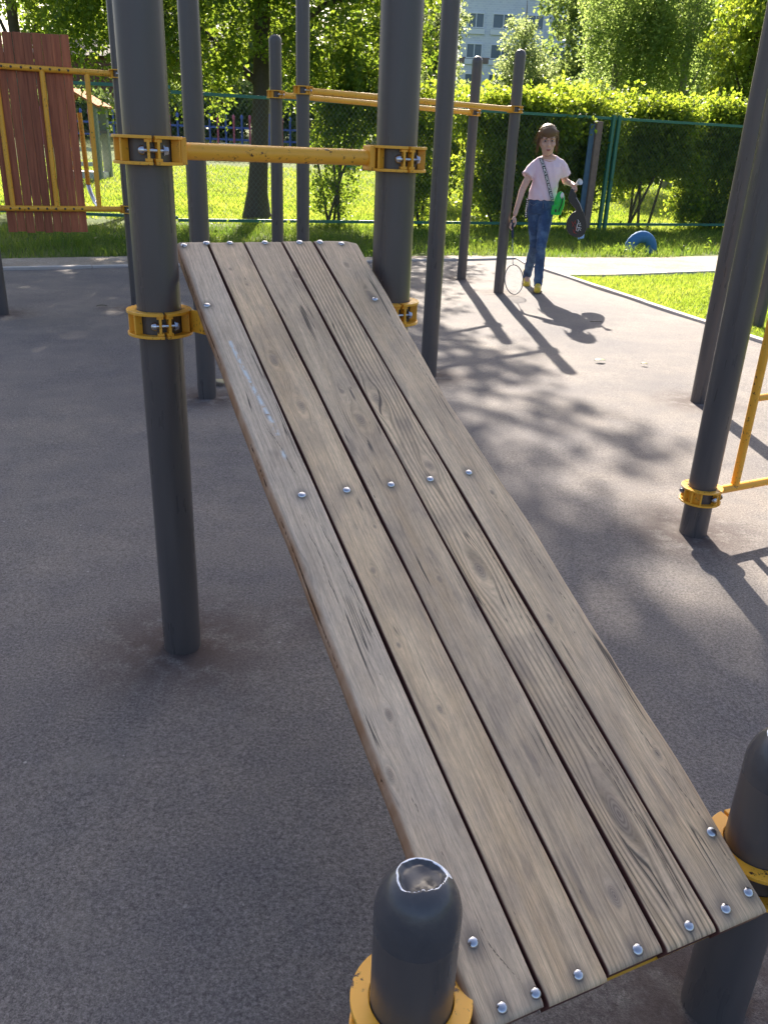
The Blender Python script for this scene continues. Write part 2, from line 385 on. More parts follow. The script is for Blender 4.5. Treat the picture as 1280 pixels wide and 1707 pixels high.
def kerb(name, pts, wid, z0, z1, label):
    mb = MB()
    for (a, b) in zip(pts[:-1], pts[1:]):
        L_ = math.hypot(b[0]-a[0], b[1]-a[1]); n_ = max(1, round(L_/1.0)) if L_ < 12 else 12
        for i in range(n_):
            p = Vector((a[0]+(b[0]-a[0])*i/n_, a[1]+(b[1]-a[1])*i/n_, (z0+z1)/2 + random.uniform(-.003, .003)))
            q = Vector((a[0]+(b[0]-a[0])*(i+1)/n_, a[1]+(b[1]-a[1])*(i+1)/n_, p.z)); d = (q-p).normalized()*.004
            mb.bar(p+d, q-d, wid, z1-z0)
    o = mb.build(name, MAT['kerb'], bevel=.008); tag(o, kind='structure'); return o
kerb('kerb', KERB_FAR, .075, -.1, .022, '')
kerb('kerb', [(1.76, 12.28)]+KERB_RIGHT[1:], .075, -.1, .022, '')
kerb('path_edging', [(2.16, 10.78), (2.85, 11.0), (4.39, 11.80), (10, 14.2)], .04, -.1, .012, '')

# ------------------------------------------------------------------ grass
def blades(name, P, H, wd, m, lean=.35):
    n = len(P); a = rng.uniform(0, 2*np.pi, n); h = H*rng.uniform(.5, 1.15, n); ww = wd*rng.uniform(.7, 1.3, n)
    la = rng.uniform(0, 2*np.pi, n); lm = rng.uniform(.05, lean*2, n)*h
    dx = np.cos(a)*ww/2; dy = np.sin(a)*ww/2
    V = np.zeros((n, 5, 3))
    V[:, 0] = P + np.stack([dx, dy, 0*dx], -1); V[:, 1] = P - np.stack([dx, dy, 0*dx], -1)
    mid = P + np.stack([np.cos(la)*lm*.35, np.sin(la)*lm*.35, h*.6], -1)
    V[:, 2] = mid - np.stack([dx, dy, 0*dx], -1)*.8; V[:, 3] = mid + np.stack([dx, dy, 0*dx], -1)*.8
    V[:, 4] = P + np.stack([np.cos(la)*lm, np.sin(la)*lm, h], -1)
    i = np.arange(n)*5
    q = np.stack([i, i+1, i+2, i+3], -1); t = np.stack([i+3, i+2, i+4, i+4], -1)
    # triangles emitted as separate mesh faces of 3
    F3 = np.concatenate([np.stack([i, i+1, i+2], -1), np.stack([i, i+2, i+3], -1), np.stack([i+3, i+2, i+4], -1)])
    pt = .28*np.sin(P[:, 0]*1.7+1.3*np.sin(P[:, 1]*.9))*np.sin(P[:, 1]*1.1+.8)+.18*np.sin(P[:, 0]*4.3)*np.sin(P[:, 1]*3.7+P[:, 0])
    tone = np.repeat(np.clip(rng.normal(.45, .22, n)+pt, 0, 1), 5)
    return link(name, npmesh(name, V.reshape(-1, 3), F3, {'tone': tone}), m)
def scatter(n, x0, x1, y0, y1, test=None):
    x = rng.uniform(x0, x1, n); y = rng.uniform(y0, y1, n)
    if test is not None: k = test(x, y); x, y = x[k], y[k]
    return np.stack([x, y, terrain(x, y)], -1)
def piece(x, pts):
    p = sorted(pts); return np.interp(x, [q[0] for q in p], [q[1] for q in p])
kr = np.array(KERB_RIGHT)
def in_lawn(x, y):
    kx = np.interp(y, kr[::-1, 1], kr[::-1, 0])
    front = np.interp(x, [2.1, 2.85, 4.39, 10], [10.74, 10.95, 11.75, 14.15])
    return (x > kx+.06) & (y < front-.04)
P_ = scatter(150000, 2.2, 8, 4.5, 13, in_lawn)
o = blades('lawn_grass', P_, .05, .007, MAT['grass'], .6); tag(o, 'short mown grass on the small lawn right of the playground', 'grass', kind='stuff')
def clumped(P, sc=1.3, th=.0):
    v = np.sin(P[:, 0]*sc*2.1+1)*np.sin(P[:, 1]*sc*1.7)+.6*np.sin(P[:, 0]*sc*5.3)*np.sin(P[:, 1]*sc*4.1+2)+rng.normal(0, .35, len(P))
    return v
PB = [(a, b) for a, b in PATH_BACK]
def in_verge(x, y): return (y > piece(x, PB)+.03+.12*np.sin(x*4.1)) & (y < piece(x, PB)+4.4)
P_ = scatter(150000, -11, 11, 7, 20, in_verge)
cl = clumped(P_); keep = (cl > -.9) & ((np.abs(P_[:, 0]-3.95) > .24) | (np.abs(P_[:, 1]-13.98) > .20)); P_ = P_[keep]; cl = cl[keep]
o = blades('verge_grass', P_, .11+.07*np.clip(cl, 0, 1.2), .010, MAT['verge'], .5); tag(o, 'rough weedy grass along the foot of the fence', 'grass', kind='stuff')
P_ = scatter(150000, -14, 12, 15.2, 34, lambda x, y: (y > 16) & (rng.uniform(0, 1, len(x)) < np.clip(1.25-(y-16)/22, .25, 1)))
o = blades('meadow_grass', P_, .10, .020, MAT['grass'], .6); tag(o, 'bright sunlit grass beyond the chain link fence', 'grass', kind='stuff')
# ------------------------------------------------------------------ leaves and trees
def leaves(name, P, size, m, parent=None, droop=0., tone_mu=.5):
    n = len(P); nv = rng.normal(size=(n, 3)); nv[:, 2] += .25; nv /= np.linalg.norm(nv, axis=1)[:, None]
    r_ = rng.normal(size=(n, 3)); r_[:, 2] -= droop; t = r_ - nv*np.sum(r_*nv, 1)[:, None]; t /= np.linalg.norm(t, axis=1)[:, None]+1e-9
    b = np.cross(nv, t); l = (size*rng.uniform(.6, 1.3, n))[:, None]; ww = l*rng.uniform(.30, .42, n)[:, None]
    V = np.stack([P, P+t*l*.42+b*ww+nv*l*.08, P+t*l, P+t*l*.42-b*ww+nv*l*.08], 1)
    i = np.arange(n)*4
    F = np.stack([i, i+1, i+2, i+3], -1); tone = np.repeat(np.clip(rng.normal(tone_mu, .25, n), 0, 1), 4)
    return link(name, npmesh(name, V.reshape(-1, 3), F, {'tone': tone}), m, parent)
def clusters(lobes, n_cl, per, rc, shell=.55, flat=.8):
    """lobes: (cx,cy,cz,rx,ry,rz)"""
    Ls = np.array(lobes, float); vol = Ls[:, 3]*Ls[:, 4]*Ls[:, 5]; vol = vol**.8; pk = rng.choice(len(Ls), n_cl, p=vol/vol.sum())
    d = rng.normal(size=(n_cl, 3)); d /= np.linalg.norm(d, axis=1)[:, None]
    rad = (shell+(1-shell)*rng.uniform(0, 1, n_cl))**.8*rng.uniform(.85, 1.08, n_cl); c = Ls[pk, :3]+d*rad[:, None]*Ls[pk, 3:6]
    rr = rc*rng.uniform(.5, 1.4, n_cl)
    k = np.repeat(np.arange(n_cl), rng.poisson(per, n_cl))
    q = rng.normal(size=(len(k), 3)); q /= np.linalg.norm(q, axis=1)[:, None]; q *= (rng.uniform(0, 1, len(k))**.45)[:, None]; q[:, 2] *= flat
    return c[k]+q*rr[k][:, None], c
def strands(lobes, n_st, per, lmin, lmax, spread=.08, zlow=.3):
    Ls = np.array(lobes, float); pk = rng.choice(len(Ls), n_st); d = rng.normal(size=(n_st, 3)); d /= np.linalg.norm(d, axis=1)[:, None]
    s0 = Ls[pk, :3]+d*Ls[pk, 3:6]*rng.uniform(.75, 1.02, n_st)[:, None]; ln = rng.uniform(lmin, lmax, n_st)
    k = np.repeat(np.arange(n_st), per); u = rng.uniform(0, 1, len(k))
    dr = d[k]*np.array([1, 1, 0])*(.25*u*(1-u)*ln[k])[:, None]
    P = s0[k]+dr; P[:, 2] -= u*ln[k]; P += rng.normal(size=P.shape)*spread*(1-.4*u)[:, None]
    return P[P[:, 2] > zlow], s0
def trunk(name, pts, rads, m, parent, limbs=()):
    mb = MB(); mb.tube(pts, rads, 14)
    for a, b, r0 in limbs:
        a, b = Vector(a), Vector(b); mid = (a+b)/2+Vector((random.uniform(-.15, .15), random.uniform(-.15, .15), random.uniform(.1, .35)))*(b-a).length*.4
        mb.tube([a, a.lerp(mid, .6), mid, mid.lerp(b, .6), b], [r0, r0*.8, r0*.6, r0*.4, r0*.15], 8)
    o = mb.build(name, m, parent, smooth=True); return o
P_ = scatter(26000, -11, 11, 7, 20, in_verge); cl = clumped(P_); P_ = P_[cl > .55]; P_[:, 2] += rng.uniform(.02, .26, len(P_))*rng.uniform(.3, 1, len(P_))
o = leaves('verge_weeds', P_, .055, MAT['lime'], None, 0.); tag(o, 'broad leaved weeds among the rough grass by the fence', 'weeds', kind='stuff')
def rel(P, base): return P-np.array(base)
# the big tree behind the fence; its crown shades the play area
bx, by = -2.70, 17.1
t = empty('shade_tree', (bx, by, 0)); tag(t, 'large broadleaf tree with thick leaning trunk rising just behind the fence', 'tree')
trunk('trunk', [(0, 0, -.1), (-.02, 0, .12), (.0, 0, .5), (.06, 0, 1.3), (.12, 0, 2.4), (.16, .05, 4), (.1, 0, 7), (.2, 0, 11)], [.36, .27, .20, .165, .155, .15, .13, .05], MAT['bark'], t,
      [((.12, 0, 2.3), (-2.4, -.8, 3.6), .07), ((.14, 0, 2.9), (2.4, -.6, 3.9), .08), ((.15, 0, 3.8), (-2.6, .9, 6), .1), ((.15, 0, 4.6), (2.9, .3, 7), .1), ((.1, 0, 6), (-2.5, -1, 9), .09), ((.1, 0, 6.5), (3, 0, 10), .09), ((.15, 0, 8), (5.2, .4, 12.3), .08)])
CR = [(.9, -.2, 5.3, 2.2, 2.3, 1.8), (-2.3, 0, 6.0, 2.8, 2.5, 2.4), (1.1, 0, 8.2, 2.3, 2.6, 2.2), (-2.2, .2, 8.8, 2.8, 2.6, 2.4), (1.3, 0, 10.2, 2.4, 2.6, 1.8), (-2.0, .2, 11.6, 3.0, 2.8, 2.2), (4.2, .2, 11.6, 2.4, 2.0, 1.3), (6.8, .5, 12.0, 2.4, 2.0, 1.3), (5, .5, 13.8, 2.6, 2.2, 1.2), (1.2, .3, 13.4, 2.4, 2.2, 1.6), (-5.2, .2, 8.6, 2.4, 2.4, 2.8), (2.3, 0, 10.9, 1.6, 1.7, 1.2), (1.6, .2, 11.6, 1.6, 1.6, 1.2)]
P1, _ = clusters(CR, 2300, 60, .48, .15)
LOW = [(-2.2, -.3, 3.5, 1.7, 1.2, .9), (-.3, -.4, 3.6, 1.5, 1.3, .9), (1.6, -.3, 3.7, 1.5, 1.1, 1.0), (2.8, -.1, 4.2, .8, 1.0, 1.0), (-3.6, .1, 4.1, 1.5, 1.2, 1.1)]
P2, _ = clusters(LOW, 300, 50, .33, .2)
P3, _ = strands([(-1.0, -.5, 3.3, 1.0, .8, .5), (1.9, -.4, 3.3, 1.5, .8, .5), (-2.6, -.3, 3.4, 1.4, .8, .5)], 170, 60, .5, 1.5, .10)
leaves('crown', np.concatenate([P1]), .14, MAT['lime'], t, .3)
leaves('low_boughs', np.concatenate([P2, P3]), .085, MAT['lime'], t, .5)

def shrub(name, x, y, lobes, n_cl, per, size, m, label, cat='shrub', stems=5, group=None, rc=.28, shell=.3, tone=.5):
    t = empty(name, (x, y, terrain(np.array(x), np.array(y))+0.)); tag(t, label, cat, group)
    P, c = clusters(lobes, n_cl, per, rc, shell); P = P[P[:, 2] > .02]
    leaves('foliage', P, size, m, t, .1, tone)
    mb = MB()
    for i in range(stems):
        q = Vector(c[rng.integers(len(c))]); b0 = Vector((random.uniform(-.35, .35)*lobes[0][3], random.uniform(-.2, .2), -.05))
        mb.tube([b0, b0.lerp(q, .5)+Vector((0, 0, .1)), q], [.03, .022, .006], 6)
    mb.tube([(-.4*lobes[0][3], 0, -.27), (.4*lobes[0][3], 0, -.27)], .23, 6)
    mb.build('stems', MAT['bark'], t, smooth=True)
    return t
shrub('shrub', -1.18, 16.6, [(0, 0, 1.1, .5, .5, 1.1), (.35, 0, 2.1, .7, .6, .8), (-.15, .1, 2.4, .8, .5, .8)], 210, 55, .075, MAT['lime'], 'dark narrow shrub standing right of the big tree trunk')
shrub('shrub', .35, 16.75, [(0, 0, 1.0, .42, .5, 1.0), (.2, 0, 2.0, .7, .5, .6), (-.5, .1, 2.3, .6, .5, .5)], 210, 55, .075, MAT['hedge'], 'slim dark shrub behind the second tall post, left of a gap of lit grass')
HG = 'hedge bushes along the back of the fence'
shrub('hedge_bush', 2.15, 17.6, [(0, 0, 1.0, 1.0, .6, 1.05), (-.2, 0, 2.0, 1.3, .6, .55), (.5, .1, 1.9, 1.1, .6, .6)], 520, 60, .085, MAT['hedge'], 'dense hedge bush with yellow lit top behind the two round topped posts', group=HG)
shrub('hedge_bush', 3.65, 18.3, [(0, 0, 1.25, .8, .6, 1.1), (-.1, 0, 2.1, .95, .6, .62), (.1, .1, 1.6, .9, .6, .7)], 420, 60, .085, MAT['hedge'], 'dense hedge bush standing directly behind the walking girl', group=HG)
shrub('hedge_bush', 5.25, 18.95, [(0, 0, 2.05, 1.05, .6, .62), (.1, .1, 1.45, 1.0, .5, .6), (-.5, 0, 1.2, .5, .5, .6), (.9, 0, .8, .3, .4, .7)], 430, 60, .085, MAT['hedge'], 'hedge bush with open foot where sunlit grass shows beneath it', group=HG)
shrub('hedge_bush', 7.0, 19.6, [(0, 0, 1.0, 1.0, .6, 1.1), (-.2, 0, 2.05, 1.2, .6, .62), (.4, .1, 1.8, 1.1, .6, .6)], 520, 60, .085, MAT['hedge'], 'wide dark hedge bush nearest the two leaning tall posts at right', group=HG)
shrub('hedge_bush', 9.6, 20.6, [(0, 0, 1.1, 1.5, .6, 1.1), (0, 0, 2.05, 1.5, .6, .6)], 420, 60, .09, MAT['hedge'], 'hedge bush at the far right end of the fence', group=HG)
shrub('shrub', .75, 21.5, [(0, 0, 1.1, .9, .8, .7), (.9, 0, 1.7, 1.2, .8, .6)], 200, 55, .10, MAT['hedge'], 'low sunlit shrub seen between the middle posts under the orange bars', tone=.75)

def tree(name, x, y, h, lobes, n_cl, per, size, m, bark, label, r0=.16, rc=.5, group=None, hang=0, hl=(1, 3), shell=.3, tone=.5, cz=1.):
    z0 = float(terrain(np.array(float(x)), np.array(float(y)))); t = empty(name, (x, y, z0)); tag(t, label, 'tree', group)
    P, c = clusters(lobes, n_cl, per, rc, shell)
    if hang: P = np.concatenate([P, strands(lobes, hang, 44, hl[0], hl[1], .09, cz)[0]])
    P = P[P[:, 2] > .3]; leaves('crown', P, size, m, t, .5, tone)
    limbs = []
    for i in range(7):
        q = c[rng.integers(len(c))]; z = min(max(q[2]-1.5, 1.2), h*.75); limbs.append(((0, 0, z), tuple(q), r0*.4))
    trunk('trunk', [(0, 0, -.1), (.03, 0, h*.15), (-.04, 0, h*.4), (.05, 0, h*.7), (0, 0, h*.92)], [r0*1.3, r0, r0*.8, r0*.5, r0*.1], bark, t, limbs)
    return t
# birches right of centre
BG = 'weeping birches behind the hedge'
tree('birch_tree', 7.5, 33, 10, [(0, 0, 7.0, 1.5, 1.5, 2.2), (.5, 0, 4.9, 1.7, 1.4, 1.2)], 200, 55, .10, MAT['birch'], MAT['birch_bark'], 'weeping birch with loose hanging twigs just right of the pale block of flats', .13, .4, BG, 430, (1.2, 3.4))
tree('birch_tree', 9.6, 32, 11, [(0, 0, 7.2, 2.0, 1.7, 2.6), (-.2, 0, 5.0, 1.8, 1.5, 1.3)], 200, 45, .10, MAT['birch'], MAT['birch_bark'], 'fuller weeping birch above the middle of the hedge', .15, .42, BG, 460, (1.2, 3.6))
tree('lime_tree', 9.2, 25.0, 8, [(0, 0, 4.6, 1.3, 1.3, 1.7), (.6, 0, 6.2, 1.4, 1.3, 1.2), (-.3, 0, 3.2, .8, .8, .8)], 240, 55, .12, MAT['hedge'], MAT['bark'], 'young tree with large bright leaves at the upper right behind the hedge', .09, .35)
tree('birch_tree', 13.6, 34, 11, [(0, 0, 7.2, 2.1, 1.7, 2.6), (.2, 0, 4.6, 2.0, 1.5, 1.6)], 280, 50, .11, MAT['birch'], MAT['birch_bark'], 'weeping birch at the upper right edge beside the leaning posts', .15, .45, BG, 240, (1, 3))
tree('willow_tree', 3.9, 31, 6, [(0, 0, 3.2, 1.0, .9, 1.4), (-.1, 0, 4.5, .55, .6, .8), (.7, 0, 3.2, .6, .7, .9)], 200, 40, .10, MAT['pale'], MAT['bark'], 'small pale leaved tree standing before the block of flats', .08, .3)
tree('willow_tree', .95, 29, 6, [(0, 0, 4.6, 1.0, 1.0, 1.6), (.3, 0, 3.0, 1.0, .8, 1.0)], 200, 50, .10, MAT['pale'], MAT['bark'], 'pale leaved young tree between the two middle tall posts', .08, .3)
# left trees
tree('lime_tree', -8.4, 20.5, 9, [(0, 0, 5.4, 2.0, 1.8, 2.0), (1.5, 0, 4.3, 1.5, 1.2, 1.2), (-1.8, 0, 4.2, 1.4, 1.2, .9)], 330, 60, .11, MAT['lime'], MAT['bark'], 'broadleaf tree above the dark red board panel at upper left', .14, .42)
tree('lime_tree', -5.2, 19.2, 9, [(0, 0, 5.4, 1.7, 1.5, 1.7), (.5, 0, 3.9, 1.3, 1.0, .8)], 260, 60, .10, MAT['lime'], MAT['bark'], 'broadleaf tree whose boughs hang between the first two posts at left', .11, .4)
FG = 'far trees closing the view'
for i, (x, y, h, rx, mm, lab) in enumerate([(-33, 62, 16, 6, 'pale', 'pale far tree at the upper left corner behind the boards'), (-24, 72, 17, 6.5, 'far', 'far tree rising over the brown house'), (-13, 64, 15, 5, 'far', 'far tree right of the brown house'),
        (-6.5, 58, 14, 4.5, 'far', 'far tree seen behind the big trunk'), (-1.4, 60, 15, 3.6, 'far', 'far dark tree seen between the orange bars'), (13.5, 66, 14, 4.6, 'far', 'far tree behind the left birch'),
        (19.5, 60, 15, 5.2, 'far', 'far tree behind the middle birch'), (27, 62, 16, 6, 'far', 'far tree behind the right birch'), (36, 66, 17, 7, 'far', 'far tree beyond the right edge of the hedge'), (-44, 66, 16, 7, 'far', 'far tree beyond the left edge of the boards')]):
    tree('far_tree', x, y, h, [(0, 0, h*.62, rx, rx*.7, h*.33), (rx*.3, 0, h*.3, rx*.9, rx*.6, h*.24), (-rx*.4, 0, h*.25, rx*.8, rx*.6, h*.22)], 420, 34, .34, MAT[mm], MAT['bark'], lab, .3, 1.0, FG, shell=.2)
for i, (x, y, rx, h, lab) in enumerate([(-10.5, 47, 3.2, 3.0, 'dark thicket behind the coloured picket fence'), (-4.5, 46, 3.4, 3.2, 'dark thicket right of the coloured picket fence'), (1.5, 44, 3.2, 3.0, 'dark thicket behind the red and green sandpit'), (8, 45, 4, 3.4, 'dark thicket behind the left end of the hedge'), (17, 46, 5, 3.8, 'dark thicket behind the right end of the hedge'), (-19, 50, 4.0, 2.2, 'dark thicket before the brown house')]):
    shrub('thicket', x, y, [(0, 0, h*.5, rx, 1.4, h*.5), (rx*.4, 0, h*.6, rx*.6, 1.2, h*.5)], 300, 40, .22, MAT['far'], lab, 'bushes', 4, 'thickets at the back of the grass', .6)

# ------------------------------------------------------------------ fence
FP = [Vector((-14, 14.3, 0)), Vector((-3.65, 14.62, 0)), Vector((4.12, 17.66, 0)), Vector((11.5, 20.85, 0))]
def fence():
    t = empty('chain_link_fence', (0, 0, 0)); tag(t, 'green painted chain link fence running behind the play area', 'fence')
    for k, (a, b) in enumerate(zip(FP[:-1], FP[1:])):
        up = Vector((0, 0, 1)); ht = 2.12 if k == 0 else 2.05; lo = .13 if k else .17
        d = (b-a); Ln = d.length; d.normalize()
        MB().bar(a+up*(ht+.0), b+up*ht, .04, .05).build('top_rail', MAT['green_paint'], t, bevel=.004)
        MB().bar(a+up*lo, b+up*lo, .04, .05).build('bottom_rail', MAT['green_paint'], t, bevel=.004)
        H_ = ht-lo-.05; z0 = lo+.025; p = .080; nrm = Vector((-d.y, d.x, 0))
        V = []; F = []
        def wire(p0, p1, off):
            dd = (p1-p0).normalized(); u = nrm*.0018; v = dd.cross(nrm)*.0018; k0 = len(V)
            for q in (p0, p1):
                for w_ in (u, v*.87-u*.5, -v*.87-u*.5): V.append(q+w_+nrm*off)
            for j in range(3): F.append((k0+j, k0+(j+1) % 3, k0+3+(j+1) % 3, k0+3+j))
        s0 = -H_
        while s0 < Ln:
            for sg in (1, -1):
                x0, x1 = (s0, s0+H_*.86) if sg == 1 else (s0+H_*.86, s0)
                za, zb = 0., H_; xa, xb = x0, x1
                # clip to [0,Ln]
                def cl(xa, za, xb, zb):
                    if xa < 0: f = (0-xa)/(xb-xa); za = za+f*(zb-za); xa = 0
                    if xa > Ln: f = (xa-Ln)/(xa-xb); za = za+f*(zb-za); xa = Ln
                    return xa, za
                if max(xa, xb) <= 0 or min(xa, xb) >= Ln: continue
                A = cl(xa, za, xb, zb); B = cl(xb, zb, xa, za)
                wire(a+d*A[0]+up*(z0+A[1]), a+d*B[0]+up*(z0+B[1]), .0017*sg)
            s0 += p
        me = bpy.data.meshes.new('wire_mesh'); me.from_pydata([tuple(v) for v in V], [], F); me.update(); link('wire_mesh', me, MAT['wire'], t)
    # double post by the girl and others along the run
    for q, dbl in ((FP[2], True), (FP[1]+(FP[2]-FP[1])*.46, False), (FP[3], False)):
        dd = (FP[3]-FP[2]).normalized()
        for s in ((-.055, .075) if dbl else (0,)):
            MB().box(q+dd*s+Vector((0, -.03, 1.05)), (.065, .065, 2.12), Matrix.Rotation(AZ, 3, 'Z')).build('post', MAT['green_paint'], t, bevel=.005)
    return t
fence()
mb = MB(); mb.box((3.735, 17.33, .96), (.135, .12, 2.04), Matrix.Rotation(.4, 3, 'Z'))
o = mb.build('old_post', MAT['concrete'], bevel=.012); tag(o, 'old brown concrete post with a faded blue plank beside the green fence post', 'post')
MB().box((3.618, 17.29, 1.0), (.11, .03, 1.86), Matrix.Rotation(.4, 3, 'Z')).build('blue_plank', MAT['bluepost'], o, bevel=.004)

# ------------------------------------------------------------------ far buildings
def flats():
    m, n, b = mat('pale_brick'); co = coord(n)
    br = N(n, 'ShaderNodeTexBrick'); L(n, co, br.inputs['Vector']); br.inputs['Scale'].default_value = 1.2
    mp = N(n, 'ShaderNodeMapping'); L(n, co, mp.inputs[0]); mp.inputs['Rotation'].default_value = (R(90), 0, 0); L(n, mp.outputs[0], br.inputs['Vector'])
    br.inputs['Color1'].default_value = (.72, .75, .82, 1); br.inputs['Color2'].default_value = (.64, .67, .75, 1); br.inputs['Mortar'].default_value = (.80, .82, .86, 1)
    L(n, br.outputs[0], b.inputs['Base Color']); b.inputs['Roughness'].default_value = .9
    band = simple('brown_brick', (.26, .19, .17), .9, .3, 2); white = simple('white_frame', (.8, .82, .86), .6, .05, 5)
    glass, n, b = mat('window_glass'); b.inputs['Base Color'].default_value = (.12, .16, .21, 1); b.inputs['Roughness'].default_value = .12
    t = empty('apartment_block', (5.9, 100, 0)); tag(t, 'pale grey brick block of flats seen far off between the trees', 'building')
    MB().box((26, 7, 14), (52, 14, 28)).build('wall', m, t)
    MB().box((26, 7, 28.3), (53, 15, .6)).build('roof', band, t)
    for f in range(8):
        z = 2.0+2.8*f-.05
        MB().box((26, -.04, z-.62+.4), (52, .1, .55)).build('brick_band', band, t) if f == 3 else None
        for k in range(7):
            for (x, wd) in ((.75+6.2*k, 1.6), (3.3+6.2*k, 2.2)):
                fr = MB()
                for dx in (-wd/2, 0, wd/2): fr.box((x+wd/2+dx, -.06, z+.65), (.09, .12, 1.3))
                for dz in (0, 1.3): fr.box((x+wd/2, -.06, z+dz), (wd+.09, .14, .09))
                w_ = fr.build('window', white, t); MB().box((x+wd/2, -.02, z+.65), (wd, .05, 1.28)).build('pane', glass, w_)
                if k < 2 and f in (2, 3, 4): MB().box((x+wd/2, -.1, z-.35), (wd+.3, .2, .5)).build('sill_panel', white, w_)
flats()
def brown_house():
    t = empty('brown_house', (-19.5, 62, 1.8)); tag(t, 'red brown wooden house behind the playhouse at left', 'building')
    m = simple('brown_siding', (.17, .075, .05), .85, .3, 1.5, 0, .3)
    MB().box((0, 0, 1.3), (11.5, 6, 5.6)).build('wall', m, t)
    r_ = MB().add([(-6.2, -3.5, 4.1), (6.2, -3.5, 4.1), (6.2, 3.5, 4.1), (-6.2, 3.5, 4.1), (-4, 0, 5.3), (4, 0, 5.3)], [(0, 1, 5, 4), (1, 2, 5), (2, 3, 4, 5), (3, 0, 4), (3, 2, 1, 0)]).build('roof', simple('roof_sheet', (.14, .10, .09), .7, .2, 2), t)
    MB().box((-3.5, 0, 5.3), (.6, .6, 1.0)).build('chimney', MAT['kerb'], r_)
brown_house()
def pickets():
    y = 42; z0 = float(terrain(np.array(-10.), np.array(42.))); t = empty('picket_fence', (-17, y, z0)); tag(t, 'low fence of blue rails with pink and blue pickets beyond the grass', 'fence')
    blue = simple('blue_paint', (.07, .13, .45), .5, .1, 5); pink = simple('pink_paint', (.55, .12, .20), .5, .1, 5)
    for z in (.55, 1.05): MB().box((6.2, .05, z), (12.6, .05, .09)).build('rail', blue, t)
    for i in range(34):
        x = .1+i*.37; MB().lathe([(.001, 1.62), (.06, 1.55), (.07, 1.45), (.045, 1.36), (.05, 0)], (x, -.03, 0), 8).build('picket', pink if i % 2 else blue, t, smooth=True)
    for x in (1.0, 6.1, 10.9): MB().box((x, 0, .85), (.26, .2, 1.7)).build('post', blue, t, bevel=.03)
pickets()
def playhouse():
    z0 = float(terrain(np.array(-9.), np.array(26.8))); t = empty('playhouse', (-9.5, 26.8, z0)); tag(t, 'small wooden playhouse with orange gable roof beyond the fence at left', 'playhouse')
    og = MAT['orange']; gp = simple('grey_green_pillar', (.24, .27, .22), .8, .4, 30); wh = simple('white_board', (.75, .74, .72), .6, .1, 5); dk = simple('dark_deck', (.05, .045, .05), .7, .3, 5)
    for x, y_, m in ((-.55, 0, og), (.50, 0, gp), (-.5, .9, og), (.50, .9, gp)): MB().box((x, y_, 1.05), (.22 if m is gp else .12, .2, 2.1)).build('pillar', m, t, bevel=.01)
    MB().add([(-.75, -.2, 2.0), (0-.15, -.2, 2.5), (.7, -.2, 2.05), (-.75, 1.2, 2.0), (-.15, 1.2, 2.5), (.7, 1.2, 2.05)], [(0, 1, 4, 3), (1, 2, 5, 4)]).build('roof', MAT['roof_orange'], t)
    rf = [o for o in t.children if o.name.startswith('roof')][0]; md = rf.modifiers.new('s', 'SOLIDIFY'); md.thickness = .06
    MB().box((0, .45, 1.35), (1.2, 1.0, .08)).build('deck', dk, t); MB().box((0, .1, .45), (1.0, .06, .12)).build('rail', wh, t); MB().box((0, .1, .85), (1.0, .06, .10)).build('rail', wh, t)
    MB().box((-.05, .5, .12), (1.2, .9, .24)).build('bench', wh, t, bevel=.02)
playhouse()
def sandpit():
    z0 = float(terrain(np.array(-1.85), np.array(35.))); t = empty('sandpit', (-1.85, 35, z0)); tag(t, 'low sandpit edge painted red and green with a white top', 'sandpit')
    MB().box((-.5, 0, .14), (.5, .12, .26)).build('red_side', simple('red_paint', (.5, .05, .04), .5), t)
    MB().box((.25, 0, .14), (1.0, .12, .26)).build('green_side', simple('mid_green_paint', (.05, .24, .10), .5), t)
    MB().box((0, .35, .31), (1.6, .9, .06)).build('top', simple('white_top', (.8, .78, .75), .5), t)
sandpit()
z0 = float(terrain(np.array(-7.), np.array(40.)))
t = empty('bench', (-7.0, 40, z0)); tag(t, 'white bench in front of the coloured picket fence', 'bench')
MB().box((0, 0, .45), (1.9, .4, .07)).build('seat', simple('bench_white', (.8, .8, .8), .5), t)
for x in (-.7, .7): MB().box((x, 0, .21), (.08, .35, .42)).build('leg', MAT['concrete'], t)

# ------------------------------------------------------------------ playground posts
PR = .054
def post(name, xy, h, label, dome=True, group='grey steel posts of the playground', rot=0.):
    prof = [(PR, -.05), (PR, h-PR*1.0)]
    o = empty(name, (xy[0], xy[1], 0), rot); tag(o, label, 'post', group)
    MB().lathe([(PR, -.05), (PR, h*.33), (PR, h*.66), (PR, h-.055)], seg=48).build('pipe', MAT['post'], o, smooth=True)
    MB().lathe([(PR+.0012, h-.075), (PR+.0012, h-.05)]+[((PR+.0012)*math.cos(a), h-.05+.05*math.sin(a)) for a in np.linspace(.12, math.pi/2-.02, 10)], seg=48).build('cap', MAT['post'], o, smooth=True)
    return o
post('post', POSTS['A'], 3.1, 'nearest tall grey post standing left of the wooden ramp')
post('post', POSTS['B'], 3.1, 'thick looking tall grey post rising behind the right edge of the ramp')
post('post', POSTS['C'], 3.0, 'tall grey post alone to the right of the two ramp posts')
post('post', POSTS['D'], 3.0, 'tall grey post whose foot shows between the near left post and the ramp')
post('post', POSTS['G'], 2.22, 'round topped grey post at the left end of the far orange bars')
post('post', POSTS['H'], 3.0, 'tall grey post carrying the left end of the front far orange bar')
post('post', POSTS['I'], 2.31, 'shorter round topped grey post, further from the girl')
post('post', POSTS['J'], 2.30, 'round topped grey post right beside the walking girl')
post('post', POSTS['L'], 3.0, 'leaning looking grey post at right with low orange clamp')
post('post', POSTS['K'], 3.0, 'tall grey post partly hidden behind the near right one')
post('post', POSTS['E'], 3.0, 'tall grey post holding the right end of the dark red board panel')
